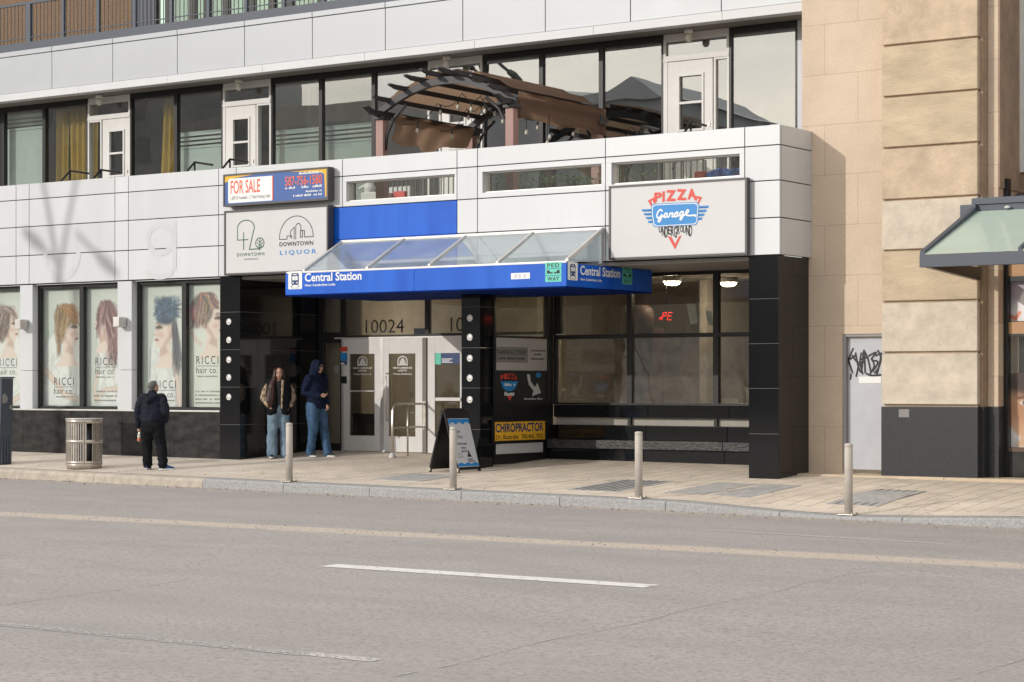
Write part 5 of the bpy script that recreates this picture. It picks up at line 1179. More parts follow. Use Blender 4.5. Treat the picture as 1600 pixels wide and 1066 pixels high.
q = MB(); q.lathe([(RB-.11, .886), (RB+.008, .886), (RB+.008, .905), (RB-.11, .905)], seg=40); q.build('rim', M['alum'], t)
q = MB(); q.box(RB*.70, RB*.74, -RB*.75, -RB*.66, .10, .86); q.build('door_stile', M['steel'], t)
# utility cabinet at the left edge
x1, y = wx(1.5, -2.5), -2.5; x, yb = x1-.62, y+.30; z = gz(x, y); hz = wz(10, 590, y)
t = thing('utility_cabinet', 'dark blue grey utility cabinet with sticker marks cut by the left edge', 'cabinet', (x, y, z))
mb = MB(); mb.hexa([(x, y, z), (x1-.05, y, z), (x1-.05, yb, z), (x, yb, z), (x, y+.02, hz-.02), (x1, y+.02, hz-.02), (x1, yb, hz-.02), (x, yb, hz-.02)]); mb.build('body', mat('cabinet', (.052, .062, .082, 1), rough=.5, var=.15, scale=5), t)
q = MB(); q.box(x-.02, x1+.015, y, yb+.015, hz-.018, hz+.012, bev=.005); q.build('lid', M['bluegrey'], t)
q = MB()
for k in range(4): yy0 = y+.03+k*.068; q.box(x1-.06, x1-.022, yy0, yy0+.035, z+.03, z+.52)
for k in range(6): xx = x1-.12-k*.085; q.box(xx, xx+.045, y-.012, y+.02, z+.03, z+.52)
q.build('ribs', M['bluegrey'], t)
q = MB(); pl = Plane((x1-.012, y+.03, z+1.15), (0, 1, 0)); fill(q, pl, [(.0, .0), (.12, .02), (.14, .10), (.06, .19), (.0, .16)], .012); fill(q, pl, [(.17, -.10), (.24, -.12), (.25, -.05), (.18, -.02)], .012); q.build('sticker', M['greyink'], t)
# wall lights on the left shop-front posts
for i, (a, lab) in enumerate(((posts[1], 'square grey wall light on the post left of the sandy hair poster'), (posts[2], 'square grey wall light on the post left of the blue hair poster'))):
    xm = (a[0]+a[1])/2-.01; zc = 2.68 if i == 0 else 2.68; t = thing('wall_light', lab, 'wall light', (xm, 0, zc), 'square wall lights on the shop-front posts')
    q = MB(); q.box(xm-.08, xm+.08, -.21, -.012, zc-.095, zc+.095, bev=.008); q.build('housing', M['alum'], t); q = MB(); q.box(xm-.05, xm+.05, -.011, .011, zc-.06, zc+.06); q.build('wall_plate', M['signframe'], t)
    q = MB(); q.box(xm-.06, xm+.06, -.19, -.03, zc-.101, zc-.096); q.build('lens', M['bulb'], t)
# entrance guard rail
xr = wx(663, YE-.05); yr = yat(613, xr); zr0 = gz(xr, yr); t = thing('guard_rail', 'bent steel guard rail standing out from the middle entrance door', 'railing', (xr, yr, zr0))
zt_ = wz(655, 631, 2.1); zm = wz(655, 667, 2.1)
q = MB(); q.tube([(xr, yr, zr0), (xr, yr, zt_-.12), (xr, yr+.03, zt_-.05), (xr, yr+.10, zt_), (xr, YE-.05, zt_)], .022, 10); q.build('frame_tube', M['steel'], t)
q = MB(); q.tube([(xr, yr+.02, zm), (xr, YE-.05, zm)], .018, 8); q.build('middle_bar', M['steel'], t)
ym = yat(637, xr); q = MB(); q.tube([(xr, ym, gz(xr, ym)), (xr, ym, zt_-.02)], .018, 8); q.build('upright', M['steel'], t)
q = MB(); q.lathe([(.07, 0), (.065, .03), (.035, .09), (.025, .10)], (xr, yr, zr0), seg=12); q.build('foot', M['signwhite'], t)
q = MB(); q.box(xr-.03, xr+.03, YE-.06, YE-.04, zm-.05, zt_+.05); q.build('wall_plate', M['steel'], t)
# sandwich board
xs_, ys_ = wx(716, -.55), -.62; t = thing('sandwich_board', 'black sandwich board with white menu poster edged in blue waves', 'sandwich board', None); t.location = (xs_-.02, ys_, gz(xs_, ys_)); t.rotation_euler = (0, 0, R(-4))
hb = 1.02; sp = .33; wd = .62; zm_ = M['black']
def sidepanel(s, nm):
    d = Vector((s*(sp-.03), 0, -hb)).normalized(); U = Vector((0, 1, 0)) if s > 0 else Vector((0, -1, 0)); pl = Plane((s*.03, -wd/2*s, hb), U, -d); return pl, math.hypot(sp-.03, hb)
for s in (1, -1):
    pl, Ln = sidepanel(s, ''); q = MB()
    q.prism([pl.p(0, -Ln+.05, -.03), pl.p(wd, -Ln+.05, -.03), pl.p(wd, 0, -.03), pl.p(wd*.85, .05, -.03), pl.p(wd*.15, .05, -.03), pl.p(0, 0, -.03)], pl.W*.028)
    for u in (0.0, wd-.06): q.prism([pl.p(u, -Ln, -.03), pl.p(u+.06, -Ln, -.03), pl.p(u+.06, -Ln+.049, -.03), pl.p(u, -Ln+.049, -.03)], pl.W*.028)
    q.build('board_panel', M['black'], t)
pl, Ln = sidepanel(1, ''); a0, a1, b0, b1 = .035, wd-.035, -Ln+.09, -.13
q = MB(); q.prism([pl.p(a0, b0, 0), pl.p(a1, b0, 0), pl.p(a1, b1, 0), pl.p(a0, b1, 0)], pl.W*.004); q.build('poster', mat('posterpale', (.56, .58, .60, 1), rough=.4), t)
q = MB(); Wp = a1-a0
wave = [(a0+Wp*i/24, b1-.085-.02*math.cos(i/24*2*math.pi*3)) for i in range(25)]; fill(q, pl, wave+[(a1, b1-.01), (a0, b1-.01)], .006); q.build('wave_border', M['skyblue'], t); q = MB()
wave = [(a0+Wp*i/24, b0+.045+.03*abs(math.sin(i/24*math.pi*3))) for i in range(25)]; fill(q, pl, [(a0, b0+.01), (a1, b0+.01)]+wave[::-1], .006); q.build('wave_border', M['skyblue'], t)
q = MB(); cu = a0+Wp*.42
text(q, pl, 'cold beer', cu-.13, b1-.46, cu+.13, b1-.415, bold=.02, w=.006); text(q, pl, 'wine', cu-.055, b1-.53, cu+.075, b1-.49, bold=.02, w=.006); text(q, pl, 'spirits', cu-.07, b1-.60, cu+.10, b1-.55, bold=.02, w=.006)
fill(q, pl, [(cu+.06, b0+.17), (cu+.19, b0+.17), (cu+.15, b0+.22), (cu+.13, b0+.30), (cu+.10, b0+.24)], .006)
for k, n in enumerate((5, 7)):
    for j in range(n): fill(q, pl, [(cu+.06+j*.026, b0+.12-k*.035), (cu+.08+j*.026, b0+.12-k*.035), (cu+.08+j*.026, b0+.14-k*.035), (cu+.06+j*.026, b0+.14-k*.035)], .006)
text(q, pl, 'Sips', cu-.13, b1-.27, cu+.02, b1-.19, w=.006, shear=.3); text(q, pl, 'Dips', cu-.09, b1-.36, cu+.06, b1-.29, w=.006, shear=.3)
ribbon(q, pl, [(cu-.12+.06*math.cos(R(a)), b0+.17+.07*math.sin(R(a))) for a in range(0, 181, 20)], .006, .006); ribbon(q, pl, [(cu-.18, b0+.17), (cu-.05, b0+.17)], .006, .006); q.build('lettering', M['ink'], t)
q = MB(); q.box(-.03, .03, -wd/2-.02, wd/2+.02, hb-.005, hb+.03, bev=.01); q.build('hinge_cap', M['black'], t)
for s in (-1, 1): q = MB(); q.lathe([(.04, -.02), (.045, 0), (.04, .02)], (sp-.02, -wd/2-.005, .04), axis='y', seg=12) if s > 0 else q.lathe([(.04, -.02), (.045, 0), (.04, .02)], (-sp+.02, -wd/2-.005, .04), axis='y', seg=12); q.build('foot_roller', M['steel'], t)
# ribbed access covers in the pavement
M['cover'] = mat('cover', (.40, .385, .365, 1), rough=.75, var=.25, scale=8, bump=.4, bscale=40)
def cover(p0, p1, y0, y1, lab, ribs=True):
    x0, x1 = wx(p0, (y0+y1)/2), wx(p1, (y0+y1)/2); t = thing('access_cover', lab, 'access cover', (x0, y0, gz(x0, y0)), 'access covers in the pavement')
    def P(x, y, d): return (x, y, gz(x, y)+d)
    q = MB(); n = 8
    for i in range(n):
        ya, yb_ = y0+(y1-y0)*i/n, y0+(y1-y0)*(i+1)/n
        q.hexa([P(x0, ya, -.02), P(x1, ya, -.02), P(x1, yb_, -.02), P(x0, yb_, -.02), P(x0, ya, .006), P(x1, ya, .006), P(x1, yb_, .006), P(x0, yb_, .006)])
    q.build('plate', M['cover'], t)
    if ribs:
        q = MB(); k = int((x1-x0)/.13)
        for i in range(1, k):
            x = x0+(x1-x0)*i/k; q.hexa([P(x-.02, y0+.05, .007), P(x+.02, y0+.05, .007), P(x+.02, y1-.05, .007), P(x-.02, y1-.05, .007), P(x-.02, y0+.05, .013), P(x+.02, y0+.05, .013), P(x+.02, y1-.05, .013), P(x-.02, y1-.05, .013)])
        q.build('ribs', mat('rib', (.20, .19, .18, 1), rough=.8), t)
cover(930, 1010, -2.6, -.9, 'ribbed grey access cover behind the bollard at the bay window'); cover(1080, 1140, -2.5, -.8, 'plain grey access cover, left of the two before the right granite pillar', False); cover(1152, 1212, -2.5, -.8, 'plain grey access cover just before the right granite pillar', False); cover(1330, 1410, -2.6, -.9, 'ribbed grey access cover before the grey door and stone pier'); cover(612, 690, -2.3, -1.2, 'plain grey access cover before the middle entrance door', False)

# road grit and bits of litter swept along the kerb and the seam
q = MB(); rg = random.Random(11)
def chip(x, y, z, r, m):
    a = rg.uniform(0, 6.3); P_ = [Vector((x+r*math.cos(a+k*2.1)*rg.uniform(.6, 1.2), y+r*math.sin(a+k*2.1)*rg.uniform(.6, 1.2), z)) for k in range(3)]; T = Vector((x, y, z+r*rg.uniform(.4, .9)))
    for k in range(3): q.poly([P_[k], P_[(k+1) % 3], T], m)
for k in range(1500):
    x = rg.uniform(-32, -5); y = edge(x)-.03-abs(rg.gauss(0, .22)); chip(x, y, rz(x)+.001, rg.uniform(.006, .022), rg.choice((0, 0, 1)))
for k in range(900):
    x = rg.uniform(-24, -4); y = -9.05+.07*(x+13)+rg.gauss(0, .25); chip(x, y, rz(x)+.001, rg.uniform(.005, .014), rg.choice((0, 0, 1)))
for k in range(260):
    x = rg.uniform(-30, -8); y = edge(x)+.35+rg.random()**2*3.0; chip(x, y, gz(x, y)+.006, rg.uniform(.006, .018), rg.choice((0, 1, 2)))
tag(q.build('road_grit', [mat('grit', (.42, .36, .29, 1), rough=.95), mat('grit_dark', (.12, .11, .10, 1), rough=.95), mat('leaf_bit', (.30, .19, .09, 1), rough=.9)]), 'loose grit and leaf bits swept along the kerb and road seam', 'grit', kind='stuff')
# ------------------------------------------------------------------ people
from mathutils import noise as mn
def wrinkle(o, amp, freq, zsq=1.0):
    me = o.data; vs = me.vertices; off = [v.normal*amp*(mn.noise(Vector((v.co.x*freq, v.co.y*freq, v.co.z*freq*zsq)))+.5*mn.noise(Vector((v.co.x, v.co.y, v.co.z*zsq))*freq*2.3)) for v in vs]
    for v, d in zip(vs, off): v.co += d
    me.update()
for _o in [o for o in bpy.data.objects if o.name.startswith('tarpaulin')]: wrinkle(_o, .06, 6)
def hand(mb, wr, d, n, side, curl=.5, s=1.0):
    """palm, four bent fingers of unequal length and a thumb; d = pointing direction, n = palm normal"""
    d = Vector(d).normalized(); n = Vector(n); n = (n-d*n.dot(d)).normalized(); a = d.cross(n)*side
    wr = Vector(wr); mb.limb([wr, wr+d*.035*s, wr+d*.08*s], [(.022*s, .020*s), (.033*s, .018*s), (.034*s, .016*s)], seg=10)
    for k, L in enumerate((.068, .076, .071, .056)):
        p = wr+d*.078*s+a*(.029-.0195*k)*s; pts = [p]; ang = 0; L *= s
        for seg_ in (.44, .32, .26):
            ang += curl*(.75 if seg_ == .44 else 1.0); pts.append(pts[-1]+(d*math.cos(ang)+n*math.sin(ang))*L*seg_)
        mb.limb(pts, [.0095*s, .0088*s, .0082*s, .0072*s], seg=8)
    p = wr+d*.022*s+a*.026*s; mb.limb([p, p+(d*.6+a*.75+n*.25).normalized()*.034*s, p+(d*.85+a*.75+n*.55).normalized()*.062*s], [.0115*s, .010*s, .0085*s], seg=8)
def head(mb, c, yaw=0, s=1.0):
    """cranium, jaw, nose, ears; faces -Y before yaw; c = middle of the head"""
    n0 = len(mb.bm.verts); B_ = lambda p, r: mb.ball(p, r, seg=20)
    B_((0, .012, .028), (.073, .092, .088)); B_((0, -.028, -.035), (.056, .060, .068)); B_((0, -.045, -.085), (.030, .030, .024))
    mb.limb([(0, -.083, .012), (0, -.096, -.012), (0, -.103, -.030)], [(.009, .012), (.012, .013), (.016, .012)], seg=8)
    B_((0, -.080, .030), (.055, .016, .012)); B_((0, -.078, -.062), (.024, .016, .012))
    for q in (-1, 1): B_((q*.074, .010, -.008), (.012, .022, .032)); B_((q*.035, -.066, -.022), (.022, .018, .02))
    Mx = Matrix.Translation(c) @ Matrix.Rotation(yaw, 4, 'Z') @ Matrix.Scale(s, 4); mb.bm.verts.ensure_lookup_table()
    for v in mb.bm.verts[n0:]: v.co = Mx @ v.co
    return Mx
def face(par, Mx):
    q = MB()
    for a in (-1, 1): q.ball(Mx @ Vector((a*.030, -.0725, .006)), .0115, 0, 10); q.ball(Mx @ Vector((a*.030, -.0835, .006)), (.0075, .005, .008), 1, 8)
    q.build('eyes', [M['paper'], M['ink']], par)
    q = MB()
    for a in (-1, 1): q.limb([Mx @ Vector((a*.014, -.092, .027)), Mx @ Vector((a*.032, -.088, .033)), Mx @ Vector((a*.052, -.070, .026))], [.004, .0045, .003], seg=6)
    q.build('eyebrows', M['hair_dark'], par)
    q = MB(); q.limb([Mx @ Vector((-.024, -.086, -.052)), Mx @ Vector((0, -.0955, -.056)), Mx @ Vector((.024, -.086, -.052))], [(.004, .006), (.007, .007), (.004, .006)], seg=8); q.build('mouth', mat('lips', (.36, .10, .09, 1), rough=.4), par)
def shoe(q, a, d, L=.27, m=0, sole=1, h=.085):
    """a = ankle point on the ground below the ankle, d = toe direction"""
    d = Vector((d[0], d[1], 0)).normalized(); a = Vector(a); u = Vector((-d.y, d.x, 0))
    def ring(sc, z, ext):
        out = []
        for k in range(20):
            t = 2*math.pi*k/20; c, s_ = math.cos(t), math.sin(t); f = c*(L*.5+ext); wdt = (.043+.008*c)*(1 if abs(c) < .8 else .9)+ext
            out.append(a+d*(L*.22+f*sc)+u*s_*wdt*sc+Vector((0, 0, z)))
        return out
    R_ = [ring(1, .002, .004), ring(1, .030, .006)]; v = [[q.bm.verts.new(p) for p in r] for r in R_]
    def skin_(v, mi):
        for r0, r1 in zip(v, v[1:]):
            for k in range(20): f = q.bm.faces.new([r0[k], r0[(k+1) % 20], r1[(k+1) % 20], r1[k]]); f.material_index = mi; f.smooth = True
        for r in (v[0], v[-1]): f = q.bm.faces.new(r); f.material_index = mi
    skin_(v, sole)
    up = []
    for z, sc, sh in ((.028, .985, 0), (.055, .93, -.008), (.075, .74, -.035), (h+.015, .46, -.058)):
        up.append([q.bm.verts.new(p+d*sh) for p in ring(sc, z, 0)])
    skin_(up, m)
def body_base(mb, hd, neck, hips, legs, arms, belly=1.0):
    for L in legs: mb.limb(L, [.085, .055, .042])
    for A in arms: mb.limb(A, [.045, .038, .028])
    mb.limb([hips, (hips[0], hips[1], hips[2]+.2), (neck[0], neck[1], neck[2]-.14), (neck[0], neck[1], neck[2]-.02)], [(.15, .10), (.135*belly, .10*belly), (.16, .09), (.06, .06)])
    mb.limb([neck, Vector(hd)+Vector((0, .015, -.04))], [.052, .052])

# --- woman with long dark hair
x, y = wx(435, .55), .55; zg_ = gz(x, y)
t = thing('person', 'long haired woman in black vest, plaid sleeves and pale baggy jeans beside black granite', 'person', None); t.location = (x, y, zg_); t.rotation_euler = (0, 0, R(50))
hd = Vector((.01, -.02, 1.575)); mb = MB(); Mx = head(mb, hd, R(-12), 1.0)
A1 = [(-.185, 0, 1.385), (-.275, .03, 1.13), (-.185, -.12, .98)]; A2 = [(.185, 0, 1.385), (.275, .03, 1.13), (.185, -.12, .98)]
Lg = [[(-.095, 0, .90), (-.105, -.015, .49), (-.115, .02, .085)], [(.095, 0, .90), (.115, -.02, .49), (.13, .02, .085)]]
body_base(mb, hd, (0, 0, 1.45), (0, 0, .93), Lg, [A1, A2])
hand(mb, A1[2], (.5, -.3, -.7), (.3, .8, 0), 1, .6); hand(mb, A2[2], (-.5, -.3, -.7), (-.3, .8, 0), -1, .6)
bd = mb.build('body', M['skin'], t, remesh=.009, smooth=2); face(t, Mx)
q = MB()
for L in Lg: q.limb([Vector(L[0])+Vector((0, 0, .02)), (L[0][0]*1.1, -.01, .68), (L[1][0]*1.08, -.01, .49), (L[2][0]*1.02, .0, .25), (L[2][0], -.01, .075)], [(.118, .135), (.106, .118), (.100, .108), (.104, .112), (.100, .112)])
q.limb([(0, 0, .88), (0, 0, 1.0)], [(.185, .14), (.165, .125)]); o = q.build('jeans', M['denim_pale'], t, remesh=.014, smooth=3); wrinkle(o, .012, 9, .8)
M['plaid'] = mat('plaid', (.55, .44, .30, 1), rough=.9); n_ = M['plaid'].node_tree.nodes; l_ = M['plaid'].node_tree.links
tc = n_.new('ShaderNodeTexCoord'); ck = n_.new('ShaderNodeTexChecker'); ck.inputs['Scale'].default_value = 16; ck.inputs[1].default_value = (.46, .36, .24, 1); ck.inputs[2].default_value = (.07, .045, .035, 1); l_.new(tc.outputs['Object'], ck.inputs[0])
nz_ = n_.new('ShaderNodeTexNoise'); nz_.inputs['Scale'].default_value = 14; mx_ = n_.new('ShaderNodeMix'); mx_.data_type = 'RGBA'; mx_.inputs[0].default_value = .45; l_.new(tc.outputs['Object'], nz_.inputs[0]); l_.new(ck.outputs[0], mx_.inputs[6]); mx_.inputs[7].default_value = (.33, .25, .17, 1); l_.new(mx_.outputs[2], n_['Principled BSDF'].inputs[0])
q = MB()
for A in (A1, A2): q.limb([(A[0][0]*.92, 0, 1.39), ((A[0][0]+A[1][0])/2*1.02, .02, 1.26), A[1], (A[2][0]*1.12, A[2][1]*.8, A[2][2]+.02)], [(.060, .068), (.072, .078), (.072, .075), (.055, .058)])
o = q.build('sleeves', M['plaid'], t, remesh=.012, smooth=2); wrinkle(o, .010, 12)
q = MB(); q.limb([(0, -.005, 1.00), (0, -.005, 1.2), (0, 0, 1.36)], [(.150, .125), (.150, .128), (.13, .10)]); q.build('top', M['ink'], t, remesh=.014, smooth=2)
q = MB()
for s in (-1, 1): q.limb([(s*.108, .0, .89), (s*.112, .0, 1.10), (s*.118, .0, 1.28), (s*.125, .005, 1.405)], [(.122, .178), (.124, .182), (.130, .168), (.105, .118)])
q.limb([(0, .07, .92), (0, .07, 1.15), (0, .06, 1.36), (0, .04, 1.44)], [(.17, .09), (.175, .095), (.17, .085), (.085, .05)]); o = q.build('vest', M['blackcloth'], t, remesh=.013, smooth=2); wrinkle(o, .014, 8, 2.2)
q = MB()
q.limb([(.035, -.178, .93), (.038, -.184, 1.15), (.05, -.165, 1.30), (.07, -.09, 1.44)], [(.020, .018), (.021, .018), (.026, .02), (.03, .03)], seg=10); q.build('vest_lining', M['plaid'], t, remesh=.010, smooth=1)
q = MB(); q.ball(hd+Vector((0, .030, .040)), (.086, .092, .092)); q.limb([hd+Vector((0, .06, .03)), hd+Vector((0, .075, -.15)), (0, .09, 1.25)], [(.085, .055), (.10, .05), (.12, .045)])
q.limb([hd+Vector((-.070, .0, .06)), hd+Vector((-.088, -.005, -.06)), (-.135, -.08, 1.36), (-.165, -.150, 1.20), (-.18, -.168, 1.06), (-.175, -.155, .97)], [(.034, .055), (.042, .07), (.065, .075), (.080, .065), (.074, .05), (.04, .03)])
q.limb([hd+Vector((.072, .01, .06)), hd+Vector((.085, .01, -.06)), (.115, .02, 1.40), (.13, .05, 1.25)], [(.032, .055), (.040, .06), (.05, .06), (.045, .05)])
o = q.build('hair', M['hair_dark'], t, remesh=.009, smooth=2); wrinkle(o, .008, 30, .15)
q = MB(); shoe(q, (-.115, .01, 0), (-.25, -1)); shoe(q, (.13, .01, 0), (.35, -1)); q.build('shoes', [M['shoeblack'], M['rubber']], t)

# --- man in navy hood looking right
x, y = wx(494, 1.0), 1.0; zg_ = gz(x, y)
t = thing('person', 'man in navy hooded top and blue jeans looking right in front of the entrance', 'person', None); t.location = (x, y, zg_); t.rotation_euler = (0, 0, R(80))
hd = Vector((0, -.05, 1.68)); mb = MB(); Mx = head(mb, hd, R(14), 1.03)
A1 = [(-.20, 0, 1.47), (-.25, .06, 1.19), (-.09, -.235, 1.145)]; A2 = [(.20, 0, 1.47), (.24, .03, 1.19), (.10, -.20, .97)]
Lg = [[(-.10, 0, .93), (-.115, -.05, .50), (-.12, .03, .085)], [(.10, 0, .93), (.115, -.09, .51), (.13, -.17, .085)]]
body_base(mb, hd, (0, -.01, 1.52), (0, 0, .96), Lg, [A1, A2], 1.15)
hand(mb, A1[2], (.55, -.75, .05), (.3, .1, 1), 1, .55, 1.05); hand(mb, A2[2], (-.3, -.6, -.7), (-.7, .3, 0), -1, .5, 1.05)
mb.build('body', M['skin'], t, remesh=.009, smooth=2); face(t, Mx)
q = MB()
for L in Lg: q.limb([Vector(L[0])+Vector((0, 0, .02)), Vector(L[0]).lerp(Vector(L[1]), .5), L[1], Vector(L[1]).lerp(Vector(L[2]), .55), Vector(L[2])+Vector((0, -.01, -.015))], [(.12, .135), (.105, .118), (.088, .095), (.080, .088), (.078, .090)])
q.limb([(0, .01, .90), (0, 0, 1.02)], [(.18, .15), (.17, .14)]); o = q.build('jeans', M['denim'], t, remesh=.014, smooth=3); wrinkle(o, .012, 10, 1.2)
q = MB(); q.limb([(0, -.01, .99), (0, -.015, 1.12), (0, -.01, 1.28), (0, 0, 1.42), (0, 0, 1.53)], [(.19, .165), (.205, .175), (.20, .155), (.19, .13), (.08, .08)])
for A in (A1, A2): q.limb([(A[0][0]*.85, 0, 1.47), Vector(A[0]).lerp(Vector(A[1]), .5), A[1], Vector(A[1]).lerp(Vector(A[2]), .5), Vector(A[1]).lerp(Vector(A[2]), .95)], [(.085, .085), (.078, .080), (.070, .072), (.060, .062), (.046, .048)])
o = q.build('hooded_top', M['navycloth'], t, remesh=.013, smooth=2); wrinkle(o, .014, 9, 1.6)
q = MB(); HM = Mx
q.ball(Mx @ Vector((0, .030, .028)), (.108, .120, .118)); q.limb([Mx @ Vector((0, .05, -.02)), Mx @ Vector((0, .065, -.12)), (0, .05, 1.47)], [(.105, .10), (.115, .11), (.14, .10)])
for a in range(-140, 141, 20): q.ball(Mx @ Vector((.082*math.sin(R(a)), -.058, .012+.095*math.cos(R(a)))), (.022, .030, .022), seg=8)
o = q.build('hood', M['navycloth'], t, remesh=.010, smooth=2); wrinkle(o, .007, 16)
q = MB(); q.box(-.072, -.012, -.098, -.088, .002, .026, bev=.004); q.box(.012, .072, -.098, -.088, .002, .026, bev=.004); q.box(-.012, .012, -.097, -.091, .012, .018)
for v in q.bm.verts: v.co = Mx @ v.co
q.build('sunglasses', M['black'], t)
q = MB(); shoe(q, (-.12, .03, 0), (-.15, -1), .29); shoe(q, (.13, -.16, 0), (.1, -1), .29); q.build('shoes', [M['shoeblack'], M['rubber']], t)
ph = thing('smartphone', 'small dark phone held by the man in the navy hood', 'phone', None); Rz = Matrix.Rotation(R(80), 4, 'Z'); wp = Rz @ Vector((-.015, -.325, 1.185)); ph.location = (x+wp.x, y+wp.y, zg_+wp.z); ph.rotation_euler = (R(-35), 0, R(80))
q = MB(); q.box(-.036, .036, -.075, .075, -.004, .004, bev=.003); q.build('case', M['black'], ph); q = MB(); q.box(-.032, .032, -.070, .070, .0042, .0052); q.build('screen', M['frame'], ph)

M['jacketcloth'] = mat('jacketcloth', (.011, .013, .023, 1), rough=.8, spec=.2, var=.35, scale=8, bump=.5, bscale=14)
# --- man in black walking away with a bottle
x, y = wx(238, -2.18), -2.18; zg_ = gz(x, y); S_ = .955
t = thing('person', 'grey haired man in black jacket and trousers walking away along the pavement', 'person', None); t.location = (x, y, zg_); t.rotation_euler = (0, 0, R(203)); t.scale = (S_, S_, S_)
hd = Vector((-.015, -.035, 1.53)); mb = MB(); Mx = head(mb, hd, R(-30), 1.0)
# seen from behind: local +x is the viewer's left
A1 = [(-.205, 0, 1.35), (-.275, .04, 1.08), (-.215, -.10, .90)]; A2 = [(.205, 0, 1.35), (.27, .03, 1.07), (.275, -.02, .80)]
Lg = [[(-.10, 0, .82), (-.165, -.03, .45), (-.265, .14, .095)], [(.10, 0, .82), (.11, -.02, .45), (.105, -.03, .085)]]
body_base(mb, hd, (0, 0, 1.40), (0, 0, .85), Lg, [A1, A2], 1.25)
hand(mb, A1[2], (.6, -.3, -.6), (.3, .8, 0), 1, .6); hand(mb, A2[2], (.0, -.1, -1), (-1, 0, 0), -1, .85)
mb.build('body', M['skin'], t, remesh=.009, smooth=2); face(t, Mx)
q = MB()
for L in Lg: q.limb([Vector(L[0])+Vector((0, 0, .02)), Vector(L[0]).lerp(Vector(L[1]), .5), L[1], Vector(L[1]).lerp(Vector(L[2]), .55), Vector(L[2])+Vector((0, -.0, .005))], [(.128, .145), (.118, .125), (.098, .105), (.092, .095), (.088, .092)])
q.limb([(0, .01, .80), (0, .01, .95)], [(.205, .165), (.20, .16)]); o = q.build('trousers', M['blackcloth'], t, remesh=.014, smooth=3); wrinkle(o, .016, 9, 1.6)
q = MB(); q.limb([(0, .0, .86), (0, -.0, 1.00), (0, .0, 1.18), (0, .01, 1.32), (0, .01, 1.42)], [(.205, .170), (.225, .185), (.225, .165), (.20, .135), (.085, .08)])
for A in (A1, A2): q.limb([(A[0][0]*.85, 0, 1.345), Vector(A[0]).lerp(Vector(A[1]), .5), A[1], Vector(A[1]).lerp(Vector(A[2]), .5), Vector(A[1]).lerp(Vector(A[2]), .97)], [(.092, .088), (.088, .088), (.080, .080), (.070, .070), (.055, .056)])
q.limb([(.11, .10, 1.37), (.02, .175, 1.28), (-.09, .10, 1.37)], [(.06, .05), (.075, .055), (.06, .05)])
o = q.build('jacket', M['jacketcloth'], t, remesh=.013, smooth=2); wrinkle(o, .015, 8, 2.0)
q = MB(); q.ball(Mx @ Vector((0, .026, .038)), (.083, .092, .086)); q.limb([Mx @ Vector((0, .055, .03)), Mx @ Vector((0, .070, -.045))], [(.072, .04), (.055, .028)])
o = q.build('hair', M['hair_grey'], t, remesh=.008, smooth=1); wrinkle(o, .007, 40)
q = MB(); shoe(q, (-.265, .13, 0), (-1, -.25), .30); shoe(q, (.105, -.02, 0), (.12, -1), .30); q.build('shoes', [M['shoeblue'], M['rubber']], t)
Rz = Matrix.Rotation(R(203), 4, 'Z'); wp = Rz @ (Vector((.265, -.045, .70))*S_)
bt = thing('bottle', 'small clear bottle with orange label held low by the walking man', 'bottle', None); bt.location = (x+wp.x, y+wp.y, zg_+wp.z); bt.rotation_euler = (0, R(6), 0)
q = MB(); q.lathe([(.020, -.17), (.033, -.165), (.034, -.06), (.030, -.03), (.014, .01), (.013, .03)], seg=14); q.build('glass', mat('bottleglass', (.45, .47, .36, 1), rough=.12), bt)
q = MB(); q.lathe([(.0350, -.155), (.0350, -.115)], seg=14); q.lathe([(.0352, -.09), (.0352, -.065)], seg=14, m=1); q.build('label', [M['salered'], M['paper']], bt)
q = MB(); q.lathe([(.015, .022), (.015, .038)], seg=10); q.build('cap', M['red'], bt)

